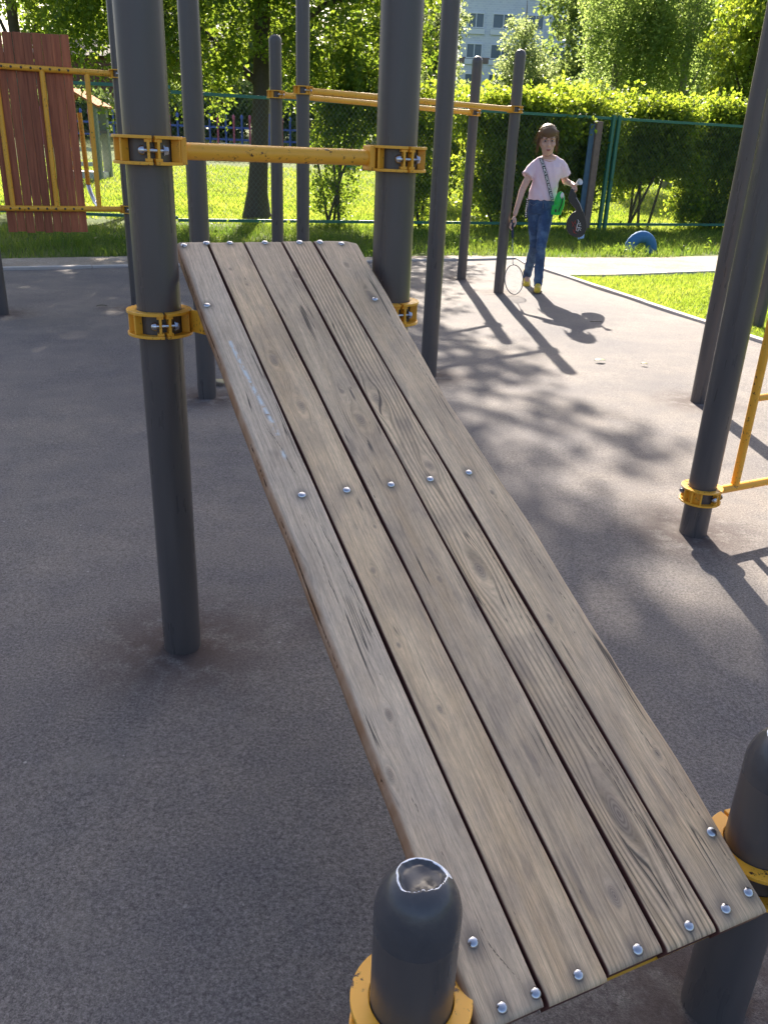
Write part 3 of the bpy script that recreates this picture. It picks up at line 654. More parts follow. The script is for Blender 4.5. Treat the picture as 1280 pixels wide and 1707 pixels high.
post('post', POSTS['F'], 3.0, 'grey post at the left edge with only its foot in view')
post('post', POSTS['M'], 2.3, 'distant grey post standing at the lawn edge on the right')

def stub(xy, h, label, crater):
    """short post whose plastic cap is dented in, its rim worn and whitened by painted glare"""
    o = empty('short_post', (xy[0], xy[1], 0)); tag(o, label, 'post', 'short posts at the low end of the ramp')
    MB().lathe([(PR, -.05), (PR, h*.5), (PR, h-.075)], seg=64).build('pipe', MAT['post'], o, smooth=True)
    n_a, n_r = 96, 46; V = []; wear_glare = []
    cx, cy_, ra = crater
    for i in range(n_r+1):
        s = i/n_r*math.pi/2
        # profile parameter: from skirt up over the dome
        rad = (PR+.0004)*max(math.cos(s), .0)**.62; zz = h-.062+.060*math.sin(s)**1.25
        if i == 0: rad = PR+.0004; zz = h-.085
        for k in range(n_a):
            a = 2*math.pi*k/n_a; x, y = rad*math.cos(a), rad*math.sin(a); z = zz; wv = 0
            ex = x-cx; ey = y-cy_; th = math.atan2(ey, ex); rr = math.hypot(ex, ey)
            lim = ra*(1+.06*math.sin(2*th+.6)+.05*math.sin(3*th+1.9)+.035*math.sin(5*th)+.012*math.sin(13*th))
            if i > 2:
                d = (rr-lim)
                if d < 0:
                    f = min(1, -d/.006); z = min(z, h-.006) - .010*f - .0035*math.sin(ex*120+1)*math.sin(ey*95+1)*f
                wv = math.exp(-((d-.0003)/(.0014+.0005*math.sin(4*th)))**2) + (.95*math.exp(-((d-.003)/.0042)**2) if (math.sin(th-.3) > -.2 and math.cos(th) > -.1) else 0)  # thin worn rim line, then a broad painted glare on one side
            V.append((x, y, z)); wear_glare.append(min(1, wv))
    F = []
    for i in range(n_r):
        for k in range(n_a): a = i*n_a+k; b = i*n_a+(k+1) % n_a; F.append((a, b, b+n_a, a+n_a))
    link('dented_cap', npmesh('dented_cap', V, F, {'wear_glare': wear_glare}), MAT['cap'], o, smooth=True)
    return o
stub(POSTS['N'], .599, 'short grey post left of the ramp foot, its cap dented with a worn rim and painted white glare', (.001, .006, .029))
stub(POSTS['O'], .605, 'short grey post right of the ramp foot, worn rim and painted white glare on its cap', (-.006, .002, .026))

# clamp: two half rings, upper and lower plate joined by webs, drawn together by bolts across the split
def clamp(parent, xy, z, split, name='clamp', h=.062, ro=.080, lug=.0, webs=(-90, -50, 50, 90), scale=1.):
    c = empty(name, (xy[0]-parent.location.x, xy[1]-parent.location.y, z-parent.location.z), split); c.parent = parent
    me = bpy.data.meshes.get('clamp_ring')
    if me is None:
        mb = MB(); g_ = .045; ri = PR+.0015
        for s in (0, math.pi):
            for zz in (-h/2, h/2-.007):
                mb.arc_plate(ri, ro, zz, zz+.007, s+g_, s+math.pi-g_, 26)
            for dg in (9, 34, 62, 90, 118, 146, 171):
                a = s+R(dg); ca, sa = math.cos(a), math.sin(a); t_ = .0065
                M = Matrix(((ca, -sa, 0), (sa, ca, 0), (0, 0, 1)))
                if dg in (34, 146): continue
                mb.box(((ri+ro-.003)/2*ca, (ri+ro-.003)/2*sa, 0), (ro-ri-.004, t_, h-.014), M)
                if dg in (9, 171): # thicker foot of the lug web
                    for zz in (-h/2+.0105, h/2-.0105): mb.box(((ri+ro-.004)/2*ca, (ri+ro-.004)/2*sa, zz), (ro-ri-.006, t_+.010, .007), M)
            # thin inner skin against the post, cut open between webs
            for a0, a1 in ((62, 118),): mb.arc_plate(ri, ri+.004, -h/2+.007, h/2-.007, s+R(a0), s+R(a1), 8)
        tmp = mb.build('clamp_ring', MAT['orange'], None, bevel=.0012); me = tmp.data; me.name = 'clamp_ring'; bpy.data.objects.remove(tmp)
    o = bpy.data.objects.new('clamp_ring', me); col.objects.link(o); o.parent = c
    mb = bpy.data.meshes.get('clamp_bolt')
    if mb is None:
        q = MB(); M = Matrix(((1, 0, 0), (0, 0, 1), (0, -1, 0))) # axis z -> y
        rr = (PR+ro)/2+.001
        q.tube([(rr, -.034, 0), (rr, .034, 0)], .0048, 12)
        q.lathe([(.0001, .010), (.006, .0085), (.0095, .0045), (.0105, 0), (.0105, -.002), (0.0001, -.002)], (rr, -.0245, 0), 16, Matrix(((1, 0, 0), (0, 0, -1), (0, 1, 0))))
        q.lathe([(.0001, .009), (.0085, .009), (.0095, .007), (.0095, 0), (.0125, 0), (.0125, -.002), (.0001, -.002)], (rr, .0245, 0), 6, Matrix(((1, 0, 0), (0, 0, 1), (0, -1, 0))))
        tmp = q.build('clamp_bolt', MAT['steel2'], None, auto=True); mb = tmp.data; mb.name = 'clamp_bolt'; bpy.data.objects.remove(tmp)
    for s in (0, math.pi):
        o = bpy.data.objects.new('clamp_bolt', mb); col.objects.link(o); o.parent = c; o.rotation_euler.z = s
    return c
def bar_between(name, A, B, z, r, label, group=None, split=None, cat='bar'):
    a, b = Vector((*A, z)), Vector((*B, z)); d = (b-a).normalized(); ang = math.atan2(d.y, d.x)
    t = empty(name, tuple(a)); tag(t, label, cat, group)
    MB().tube([d*(.074), d*((b-a).length-.074)], r, 24).build('pipe', MAT['orange'], t, smooth=True, auto=True)
    for s, p0 in ((1, d*.074), (-1, d*((b-a).length-.074))):
        MB().bar(p0-d*.004*s, p0+d*.012*s, .05, .060).build('end_plate', MAT['orange'], t, bevel=.003)
    sp = ang-math.pi/2 if split is None else split
    clamp(t, A, z, sp); clamp(t, B, z, sp)
    return t
bar_between('crossbar', POSTS['A'], POSTS['B'], 1.363, .0195, 'near orange bar clamped between the two tall ramp posts')
FB = 'far orange high bars'
bar_between('crossbar', POSTS['H'], POSTS['J'], 1.775, .025, 'far orange high bar ending on the post beside the girl', FB)
bar_between('crossbar', POSTS['G'], POSTS['I'], 1.765, .025, 'rear orange high bar mostly hidden by the front one', FB)

# ladder at right
def ladder(name, A, ang, z0, label):
    t = empty(name, (A[0], A[1], 0)); tag(t, label, 'climbing frame'); d = Vector((math.cos(ang), math.sin(ang), 0)); Z = Vector((0, 0, 1))
    MB().tube([d*.072+Z*z0, d*.92+Z*z0], .017, 18).build('bottom_rail', MAT['orange'], t, auto=True)
    MB().tube([d*.072+Z*2.3, d*.92+Z*2.3], .017, 18).build('top_rail', MAT['orange'], t, auto=True)
    for s in (.185, .80): MB().tube([d*s+Z*(z0+.012), d*s+Z*2.29], .017, 18).build('upright', MAT['orange'], t, auto=True)
    for k in range(5): MB().tube([d*.198+Z*(z0+.375+.37*k), d*.787+Z*(z0+.375+.37*k)], .014, 16).build('rung', MAT['orange'], t, auto=True)
    sp = ang-math.pi/2
    clamp(t, A, z0+.0, sp+.3); clamp(t, A, 2.3, sp)
ladder('ladder_frame', POSTS['L'], .47, .172, 'orange ladder frame fixed low on the near right post')

# panel at left between E and F
def panel():
    A = Vector((*POSTS['E'], 0)); B = Vector((*POSTS['F'], 0)); d = (B-A).normalized(); Ln = (B-A).length; nrm = Vector((-d.y, d.x, 0))
    if nrm.y > 0: nrm = -nrm     # towards the camera
    t = empty('board_panel', tuple(A)); tag(t, 'orange frame with a panel of dark red vertical boards at left', 'climbing wall'); Z = Vector((0, 0, 1))
    for z, nm in ((1.835, 'top_rail'), (.825, 'bottom_rail')):
        MB().tube([d*.07+Z*z, d*(Ln-.07)+Z*z], .022, 18).build(nm, MAT['orange'], t, auto=True)
        clamp(t, POSTS['E'], z, math.atan2(d.y, d.x)+math.pi/2); clamp(t, POSTS['F'], z, math.atan2(d.y, d.x)+math.pi/2)
    for s in (.245, .575, .905): MB().tube([d*s+Z*.840, d*s+Z*1.822], .0195, 16).build('upright', MAT['orange'], t, auto=True)
    s = .352; i = 0; cols = []
    while s < .90:
        wd = .066+random.uniform(-.004, .004); m, n, b = mat('red_board'); 
        co = coord(n); mp = N(n, 'ShaderNodeMapping'); L(n, co, mp.inputs[0]); mp.inputs['Scale'].default_value = (60, 60, 3); mp.inputs['Location'].default_value = (i*3, 0, 0)
        nz = noise(n, 1, 5, .65, mp.outputs[0]); k = random.uniform(.75, 1.25)
        L(n, mix(n, ramp(n, nz.outputs[0], [(.3, 0), (.7, 1)]).outputs[0], (.24*k, .058*k, .024*k), (.47*k, .15*k, .065*k)), b.inputs['Base Color']); b.inputs['Roughness'].default_value = .55
        b0 = d*(s+wd/2)-nrm*.040; tl = random.uniform(-.002, .002)
        mb = MB(); mb.bar(b0+Z*(.640+random.uniform(-.006, .006)), b0+d*tl+Z*(2.095-s*.03+random.uniform(-.006, .006)), .022, wd, up=nrm.cross(Z) if False else d)
        mb.build('board', m, t, bevel=.003)
        q = MB()
        for z in (1.835, .825): q.lathe([(.0001, .004), (.006, .003), (.009, 0)], b0+nrm*.062+Z*z, 10, Matrix((d, Z, nrm)).transposed())
        q.build('bolt_head', MAT['bark'], t)
        s += wd+random.choice([.001, .002, .004]); i += 1
    # bent handrail behind
    hb = [d*.30+Z*1.55-nrm*.30, d*.285+Z*1.0-nrm*.30, d*.272+Z*.93-nrm*.29, d*.25+Z*.86-nrm*.22, d*.245+Z*.84-nrm*.10, d*.245+Z*.835-nrm*.02]
    MB().tube(hb[:2], .020, 14).build('hand_grip', MAT['orange'], t, auto=True)
    MB().tube(hb[1:], .018, 14).build('bent_tube', MAT['steel'], t, smooth=True)
panel()

# ------------------------------------------------------------------ the ramp
ra, rs = AZ, .434
U = Vector((math.cos(ra), math.sin(ra), 0)); D = Vector((math.sin(ra)*math.cos(rs), -math.cos(ra)*math.cos(rs), -math.sin(rs))); Nn = U.cross(-D)
T = Vector((-.559, 2.222, 1.148)); RL = 1.855
rampo = empty('wooden_ramp', tuple(T)); tag(rampo, 'sloping ramp of five weathered planks bolted between four grey posts', 'ramp')
RM = Matrix((U, D, Nn)).transposed().to_4x4()
RM.translation = T; rampo.matrix_world = RM     # local axes: x across, y down the slope, z up from the surface
topb = [0, .075, .172, .277, .367, .487]; botb = [0, .094, .196, .296, .393, .489]
KNOTS = [(.113, .500, .012, .026), (.128, .66, .013, .028), (.235, .624, .007, .012), (.308, .665, .017, .035), (.245, .72, .016, .03), (.345, .879, .013, .02), (.329, 1.164, .017, .034), (.415, 1.297, .008, .016),
         (.109, 1.285, .006, .010), (.241, 1.167, .007, .013), (.123, 1.121, .008, .013), (.043, 1.404, .008, .016), (.13, 1.417, .007, .014), (.262, 1.765, .010, .020), (.338, 1.66, .017, .048), (.464, 1.589, .010, .018),
         (.046, .677, .007, .02), (.450, .977, .006, .010), (.105, .13, .006, .009), (.13, .20, .006, .009), (-.004, 1.09, .010, .018), (.27, .16, .010, .022), (.425, .12, .010, .018), (.008, 1.50, .008, .018), (.44, .26, .012, .03), (.02, .28, .006, .01), (.165, 1.02, .005, .008)]
BOLTS = [(.012, .020), (.072, .010), (.134, .010), (.229, .010), (.326, .010), (.385, .010), (.445, .018), (.010, .282), (.446, .282), (.049, .916), (.142, .919), (.239, .92), (.329, .919), (.423, .915),
         (.03, 1.755), (.033, 1.838), (.085, 1.838), (.154, 1.838), (.255, 1.838), (.350, 1.836), (.422, 1.834), (.474, 1.826), (.474, 1.731)]
CRACKS = [[(.03, .95), (.036, 1.05), (.034, 1.2)], [(.20, 1.2), (.204, 1.26)], [(.17, 1.56), (.174, 1.62)], [(.30, .52), (.306, .58)], [(.060, .98), (.066, 1.06), (.071, 1.16), (.074, 1.28)], [(.075, 1.83), (.055, 1.78), (.045, 1.72)], [(.455, 1.50), (.468, 1.66), (.478, 1.80)], [(.44, .96), (.452, 1.08), (.463, 1.2), (.47, 1.33)], [(.37, 1.0), (.372, 1.25), (.366, 1.5), (.372, 1.8)],
          [(.155, 1.40), (.160, 1.44)], [(.025, 1.52), (.028, 1.56), (.022, 1.59)], [(.345, 1.45), (.36, 1.6), (.368, 1.76)], [(.455, .35), (.46, .55), (.47, .7)], [(.03, .7), (.05, .8), (.055, .9)]]
def plank(i):
    nt_ = 620
    ts = np.linspace(0, RL, nt_)
    gap = .0024
    l0 = np.interp(ts, [0, RL], [topb[i], botb[i]])+(gap if i else -.006); l1 = np.interp(ts, [0, RL], [topb[i+1], botb[i+1]])-(gap if i < 4 else -.004)
    wob = lambda t, a, p: a*(np.sin(t*5.1+p)+.6*np.sin(t*11.7+2*p)+.4*np.sin(t*23+3*p))
    l0 = l0+wob(ts, .0007 if i else .0014, i*1.7+1); l1 = l1+wob(ts, .0007 if i < 4 else .003, i*2.3+4)
    if i == 4: l1 -= .012*np.exp(-((ts-.62)/.22)**2)
    rl = np.full(nt_, .0036); rr = np.full(nt_, .0036); th = .034
    if i == 0: rl = .011+.003*np.sin(ts*7)+.002*np.sin(ts*17+1)
    if i == 4: rr = .008+.002*np.sin(ts*6)+.003*np.exp(-((ts-1.33)/.05)**2)
    # cross-section: bottom-left .. up side .. rounded corner .. top .. corner .. down
    nc, nt2 = 6, 40
    V = []; A = {k: [] for k in ('gu', 'gt', 'pid', 'knot', 'side', 'halo', 'strong', 'chalk', 'scratch', 'grey', 'crack', 'outer')}
    zc = []; xc = []; sd_ = []; ou = []
    for z in (-th, -th*.6, -th*.3): xc.append(l0.copy()); zc.append(np.full(nt_, z)); sd_.append(np.ones(nt_)); ou.append(np.full(nt_, 1. if i == 0 else 0.))
    for k in range(nc):
        a = math.pi/2*k/nc; xc.append(l0+rl*(1-math.cos(a))); zc.append(-rl+rl*math.sin(a)); sd_.append(np.full(nt_, 1-k/nc*1.0)); ou.append(np.full(nt_, 1. if i == 0 else 0.))
    for k in range(nt2+1):
        f = k/nt2; xc.append((l0+rl)*(1-f)+(l1-rr)*f); cup = .0009*(4*f*(1-f)-1)*(1 if i % 2 else -1); zc.append(np.zeros(nt_)+cup*np.minimum(1, 3*min(f, 1-f))); sd_.append(np.zeros(nt_)); ou.append(np.full(nt_, float(i == 0 and f < .5 or (i == 4 and f >= .5))))
    for k in range(nc-1, -1, -1):
        a = math.pi/2*k/nc; xc.append(l1-rr*(1-math.cos(a))); zc.append(-rr+rr*math.sin(a)); sd_.append(np.full(nt_, 1-k/nc)); ou.append(np.full(nt_, 1. if i == 4 else 0.))
    for z in (-th*.3, -th*.6, -th): xc.append(l1.copy()); zc.append(np.full(nt_, z)); sd_.append(np.ones(nt_)); ou.append(np.full(nt_, 1. if i == 4 else 0.))
    X = np.array(xc); Z = np.array(zc); S = np.array(sd_); O_ = np.array(ou); Tt = np.tile(ts, (len(xc), 1))
    # worn, rounded-over ends
    e = np.minimum(Tt, RL-Tt); Z = np.where(Z > -.02, Z-.004*np.exp(-e/.0035), Z); Tt = Tt.copy()
    off = [.0, .0015, -.001, .001, -.0015][i]
    Tt = Tt+np.where(Tt > RL/2, .0035*np.sin(i*2.1), .002*np.sin(i*1.3))*(np.abs(Tt-RL/2)/(RL/2))**8
    if i == 4: # clipped top right corner
        Tt = Tt+np.maximum(0, X-.46)*.45*np.exp(-Tt/.02)
    # bend the grain round the knots
    gu = X.copy()+.004*np.sin(Tt*2.2+i*1.9)+.0018*np.sin(Tt*6.3+i); kn = np.zeros_like(X)
    for (ku, kt, a, b_) in KNOTS:
        dx = (X-ku)/a; dy = (Tt-kt)/b_; r2_ = dx*dx+dy*dy
        same = 1. if topb[i]-.01 < ku < topb[i+1]+.02 and (np.interp(kt, [0, RL], [topb[i], botb[i]]) -.008 < ku < np.interp(kt, [0, RL], [topb[i+1], botb[i+1]])+.008) else 0.
        if not same: continue
        dy2 = dy/1.7; r3 = dx*dx+dy2*dy2
        gu = gu-(X-ku)*np.where(r3 > 1, 1/r3, 1)*.92*np.exp(-r3/18.)
        kn = np.maximum(kn, np.clip(1-np.sqrt(r2_)/1.0, 0, 1))
        Z = np.where(S < .5, Z-.0008*np.exp(-((np.sqrt(r2_)-.95)/.25)**2), Z)
    uc = .33+.02*np.sin(Tt*1.3)
    strong = np.zeros_like(X)
    if i == 3:
        gu = np.sqrt((gu-.352+.012*np.sin(Tt*1.8))**2+.0009**2)*.8+Tt*.012; strong[:] = .8+.15*np.sin(Tt*4)
    elif i == 0: strong[:] = .18+.1*np.sin(Tt*3); gu = gu*.8+.004*np.sin(Tt*1.1)
    elif i == 1: strong[:] = .12
    elif i == 2: strong[:] = .10+.25*np.clip((Tt-1.5)/.3, 0, 1)
    elif i == 4: strong[:] = .22; gu = gu+.01*np.sin(Tt*1.5)
    halo = np.zeros_like(X)
    for (bu, bt) in BOLTS: halo = np.maximum(halo, np.exp(-(((X-bu)**2+((Tt-bt)*.8)**2)/.0155**2)**1.5))
    chalk = np.zeros_like(X); scr = np.zeros_like(X)
    if i == 0:
        line = np.interp(Tt, [.40, .5, .6, .70, .76], [.028, .034, .040, .050, .050])
        chalk = np.exp(-((X-line)/.0042)**2)*((Tt > .42) & (Tt < .745))*1.05+np.exp(-((X-.046)/.004)**2-((Tt-.80)/.012)**2)*1.1
    if i == 2:
        for (su, st_, sw) in ((.236, .800, .0035), (.255, .638, .0022), (.232, .628, .0018)): scr = np.maximum(scr, ((np.abs(np.sin((X-su)*1500)) > .35)*np.exp(-((X-su)/sw)**4-((Tt-st_)/.022)**4))*.9)
    grey = np.clip((1.0 if i == 0 else .35 if i == 4 else .25)*(1-.25*Tt)+.35*(Tt < .35)*(1-Tt/.35), 0, 1)
    crack = np.zeros_like(X)
    for c_l in CRACKS:
        if not (topb[i]-.02 < c_l[0][0] < topb[i+1]+.02): continue
        tt = [p[1] for p in c_l]; uu = [p[0] for p in c_l]
        if tt[0] > tt[-1]: tt = tt[::-1]; uu = uu[::-1]
        lu = np.interp(Tt, tt, uu)+.0012*np.sin(Tt*60)+.0006*np.sin(Tt*170); inside = (Tt > tt[0]) & (Tt < tt[-1])
        tap = np.clip(np.minimum(Tt-tt[0], tt[-1]-Tt)/.04, 0, 1)
        crack = np.maximum(crack, np.where(inside, np.clip(1-np.abs(X-lu)/.0075, 0, 1)*(.90+.10*tap), 0))
    nr, nl = X.shape
    V = np.stack([X, Tt, Z], -1).reshape(-1, 3)
    j, k = np.meshgrid(np.arange(nl-1), np.arange(nr-1)); a = (k*nl+j).ravel()
    F = np.stack([a, a+nl, a+nl+1, a+1], -1)
    # end caps and underside strip
    at = dict(gu=gu, gt=Tt, pid=np.full_like(X, i), knot=kn, side=S, halo=halo, strong=strong, chalk=chalk, scratch=scr, grey=grey, crack=crack, outer=O_)
    me = npmesh('plank', V, F, at)
    bm = bmesh.new(); bm.from_mesh(me); bm.verts.ensure_lookup_table()
    for jj in (0, nl-1):
        ring = [bm.verts[kk*nl+jj] for kk in range(nr)]
        f_ = bm.faces.new(ring if jj == 0 else ring[::-1]); f_.smooth = False
    bm.faces.new([bm.verts[jj] for jj in range(nl)][::-1]+[bm.verts[(nr-1)*nl+jj] for jj in range(nl)])
    bmesh.ops.recalc_face_normals(bm, faces=bm.faces[:])
    bm.to_mesh(me); bm.free()
    o = link('plank', me, MAT['wood'], rampo, smooth=True)
    return o
LAB = ['outer left plank, bluish grey with pale chalky scratches', 'second plank from the left with three small knots', 'middle plank with dark scratch marks', 'fourth plank with bold swirling grain and big knots', 'outer right plank with a long crack']
for i in range(5): plank(i)['label'] = LAB[i]
q = MB(); q.lathe([(.0001, .0046), (.0022, .0045), (.0045, .0038), (.0062, .0025), (.0072, .0008), (.0074, 0), (.0074, -.002)], seg=24)
tmp = q.build('bolt_head', MAT['steel2'], None, smooth=True); bme = tmp.data; bpy.data.objects.remove(tmp)
for bu, bt in BOLTS:
    o = bpy.data.objects.new('bolt_head', bme); col.objects.link(o); o.parent = rampo; o.location = (bu, bt, .0006); s = random.uniform(1.05, 1.2); o.scale = (s, s, s*.85)
    o.rotation_euler = (random.uniform(-.08, .08), random.uniform(-.08, .08), 0)
for bt in (.014, .282, .917, 1.745, 1.834):
    MB().box((.2435, bt, -.0355-.018), (.490 if bt in (.282, 1.745) else .44, .034, .036)).build('support_beam', MAT['orange'], rampo, bevel=.002)
MB().box((.30, RL-.006, -.0375), (.40, .012, .004)).build('edge_strip', MAT['orange'], rampo)
invR = RM.inverted()
def ramp_clamp(xy, z, bt, side):
    mb = MB(); c = Vector((*xy, z)); sp = ra-math.pi/2
    # bracket plates from the clamp to the beam end
    e = rampo.matrix_world @ Vector((.0 if side < 0 else .487, bt, -.052))
    a = c+U*(.070*(-side))*1.0; b = e+U*(.01*(-side))
    b.z = min(b.z, a.z+.03)
    pts = [invR @ a, invR @ b]
    mb.bar(pts[0], pts[1], .008, .055); mb.build('bracket', MAT['orange'], rampo, bevel=.0015)
    cl_ = empty('clamp', (0, 0, 0)); cl_.parent = rampo
    cl2 = clamp(cl_, (0, 0), 0, 0, name='tmp')
    for ch in list(cl2.children): ch.parent = cl_
    bpy.data.objects.remove(cl2)
    cl_.matrix_parent_inverse = Matrix.Identity(4)
    cl_.matrix_local = invR @ (Matrix.Translation(c) @ Matrix.Rotation(sp, 4, 'Z'))
ramp_clamp(POSTS['A'], .966, .282, -1); ramp_clamp(POSTS['B'], .966, .282, 1)
ramp_clamp(POSTS['N'], .352, 1.745, -1); ramp_clamp(POSTS['O'], .352, 1.745, 1)

# ------------------------------------------------------------------ the girl and what she carries
def prim_capsule(mb, a, b, r0, r1, seg=16):
    a, b = Vector(a), Vector(b); d = (b-a).normalized(); pts = []; rad = []
    for k in range(5): s = math.pi/2*k/5; pts.append(a-d*r0*math.cos(s)); rad.append(max(r0*math.sin(s), .0008))
    for k in range(4): pts.append(a.lerp(b, k/3)); rad.append(r0+(r1-r0)*k/3)
    for k in range(1, 6): s = math.pi/2*k/5; pts.append(b+d*r1*math.sin(s)); rad.append(max(r1*math.cos(s), .0008))
    mb.tube(pts, rad, seg)
def prim_ell(mb, c, r, seg=20, rot=None):
    M = rot or Matrix.Identity(3); vs = []; n = 12
    prof = [(math.sin(math.pi*k/n), -math.cos(math.pi*k/n)) for k in range(n+1)]
    vs = MB(); vs.lathe([(max(p, .01), z) for p, z in prof], seg=seg, cap=True)
    mb.add([Vector(c)+M @ Vector((v[0]*r[0], v[1]*r[1], v[2]*r[2])) for v in vs.v], vs.f)
def prim_loft(mb, rings, seg=24):
    vs = []; fs = []; n = len(rings)
    for (x, y, z, rx, ry) in rings:
        for k in range(seg): a = 2*math.pi*k/seg; ca, sa = math.cos(a), math.sin(a); vs.append((x+rx*math.copysign(abs(ca)**.85, ca), y+ry*math.copysign(abs(sa)**.85, sa), z))
    for i in range(n-1):
        for k in range(seg): a = i*seg+k; b = i*seg+(k+1) % seg; fs.append((a, b, b+seg, a+seg))
    fs += [tuple(range(seg-1, -1, -1)), tuple((n-1)*seg+k for k in range(seg))]
    mb.add(vs, fs)
def remeshed(name, mb, voxel, smooth, m, parent, disp=None):
    me = bpy.data.meshes.new(name+'_src'); me.from_pydata(mb.v, [], mb.f); me.update()
    bm = bmesh.new(); bm.from_mesh(me); bmesh.ops.recalc_face_normals(bm, faces=bm.faces); bm.to_mesh(me); bm.free()
    o = bpy.data.objects.new(name+'_src', me); col.objects.link(o)
    r_ = o.modifiers.new('r', 'REMESH'); r_.mode = 'VOXEL'; r_.voxel_size = voxel
    if smooth: s = o.modifiers.new('s', 'SMOOTH'); s.iterations = smooth; s.factor = .5
    dg = bpy.context.evaluated_depsgraph_get(); dg.update()
    new = bpy.data.meshes.new_from_object(o.evaluated_get(dg)); new.name = name
    bpy.data.objects.remove(o)
    if disp:
        n = len(new.vertices); co = np.zeros(n*3, np.float32); new.vertices.foreach_get('co', co); co = co.reshape(-1, 3)
        no = np.zeros(n*3, np.float32); new.vertices.foreach_get('normal', no); no = no.reshape(-1, 3)
        co = co+no*disp(co)[:, None]; new.vertices.foreach_set('co', co.astype(np.float32).ravel()); new.update()
    ob = link(name, new, m, None, True)
    if parent is not None:
        ob.parent = parent; ob.matrix_parent_inverse = Matrix.Translation(-parent.location)
    return ob
def keep_world(o, parent): o.parent = parent; o.matrix_parent_inverse = Matrix.Translation(-parent.location); return o
girl = empty('person', (1.54, 9.40, 0)); tag(girl, 'girl in pale pink t-shirt, blue jeans and yellow shoes walking past the round topped post', 'person')
def skin_mat():
    m, n, b = mat('skin'); co = coord(n, 'Object'); nz = noise(n, 60, 3, .5, co)
    L(n, mix(n, nz.outputs[0], (.56, .34, .26), (.64, .41, .32)), b.inputs['Base Color']); b.inputs['Roughness'].default_value = .5
    b.inputs['Subsurface Weight'].default_value = .12; b.inputs['Subsurface Radius'].default_value = (.02, .008, .004); b.inputs['Subsurface Scale'].default_value = .5; return m
SK = skin_mat()
def fabric(name, a, d, sc_, r=.85, tr=None):
    m, n, b = mat(name); co = coord(n); x = noise(n, sc_, 5, .6, co); y = noise(n, 600, 2, .5, co)
    c = mix(n, x.outputs[0], a, d); L(n, mix(n, .35, c, ramp(n, y.outputs[0], [(.3, .6), (.7, 1.3)]).outputs[0], 'MULTIPLY'), b.inputs['Base Color'])
    b.inputs['Roughness'].default_value = r; b.inputs['Sheen Weight'].default_value = .15; bump(n, b, y.outputs[0], .2, .0006); return m
PINK = fabric('pink_cotton', (.76, .57, .66), (.84, .68, .76), 5); 
def jean_mat():
    m, n, b = mat('denim'); co = coord(n); x = noise(n, 9, 5, .6, co); y = noise(n, 500, 2, .6, co)
    c = ramp(n, x.outputs[0], [(.3, (.022, .045, .11)), (.5, (.042, .088, .19)), (.72, (.12, .20, .33))])
    L(n, mix(n, .5, c.outputs[0], ramp(n, y.outputs[0], [(.3, .5), (.7, 1.4)]).outputs[0], 'MULTIPLY'), b.inputs['Base Color']); b.inputs['Roughness'].default_value = .9; return m
# body: one continuous skin surface
mb = MB()
hx, hy, hz = 1.507, 9.30, 1.522
HT = Matrix.Rotation(R(11), 3, 'X') @ Matrix.Rotation(R(-4), 3, 'Y')
def hs(m_, start=0, k=1.15):
    c = Vector((hx, hy, hz))
    for i in range(start, len(m_.v)): m_.v[i] = tuple(c+(HT @ (Vector(m_.v[i])-c))*k)
    return m_
prim_ell(mb, (hx, hy+.01, hz), (.074, .090, .100)); prim_ell(mb, (hx, hy-.045, hz-.055), (.056, .050, .072)); prim_ell(mb, (hx, hy-.058, hz-.100), (.030, .030, .026))
prim_ell(mb, (hx, hy-.062, hz+.035), (.058, .028, .035))
prim_capsule(mb, (hx, hy-.088, hz+.005), (hx, hy-.104, hz-.030), .008, .012); prim_ell(mb, (hx, hy-.092, hz-.068), (.024, .010, .009))
for s in (-1, 1):
    prim_ell(mb, (hx+s*.038, hy-.070, hz-.030), (.024, .022, .024)); prim_ell(mb, (hx+s*.076, hy+.005, hz-.015), (.010, .018, .028)); prim_ell(mb, (hx+s*.030, hy-.086, hz+.024), (.026, .010, .008))
hs(mb); prim_capsule(mb, (1.512, 9.325, 1.45), (1.548, 9.375, 1.33), .050, .056); prim_ell(mb, (1.552, 9.345, 1.345), (.075, .058, .045))
prim_loft(mb, [(1.53, 9.39, .80, .10, .07), (1.53, 9.385, .90, .125, .08), (1.535, 9.385, 1.0, .115, .075), (1.55, 9.38, 1.12, .115, .075), (1.56, 9.38, 1.24, .125, .08), (1.557, 9.38, 1.30, .10, .06)])
prim_capsule(mb, (1.44, 9.395, 1.285), (1.68, 9.365, 1.30), .036, .036)
E1, W1 = (1.300, 9.30, 1.030), (1.222, 9.10, .800)
prim_capsule(mb, (1.415, 9.395, 1.275), E1, .042, .034); prim_capsule(mb, E1, W1, .034, .0225)
# right hand, closed on the racket grip
prim_ell(mb, (1.205, 9.065, .745), (.020, .030, .045), rot=Matrix.Rotation(R(14), 3, 'Y'))
for k, (dy_, l) in enumerate(((-.028, .036), (-.010, .041), (.009, .038), (.026, .030))):
    b0 = Vector((1.186, 9.065+dy_*.8, .715-.002*abs(k-1))); b1 = b0+Vector((-.010, -.012, -l)); b2 = b1+Vector((.018, -.008, -.022))
    prim_capsule(mb, b0, b1, .0088, .0080, 10); prim_capsule(mb, b1, b2, .0080, .0068, 10)
prim_capsule(mb, (1.222, 9.040, .762), (1.228, 9.015, .725), .0105, .0092, 10); prim_capsule(mb, (1.228, 9.015, .725), (1.214, 9.003, .692), .0092, .0078, 10)
E2, W2 = (1.765, 9.45, 1.130), (1.800, 9.17, 1.105)
prim_capsule(mb, (1.695, 9.37, 1.280), E2, .042, .034); prim_capsule(mb, E2, W2, .033, .0235)
prim_ell(mb, (1.798, 9.125, 1.085), (.024, .038, .034))
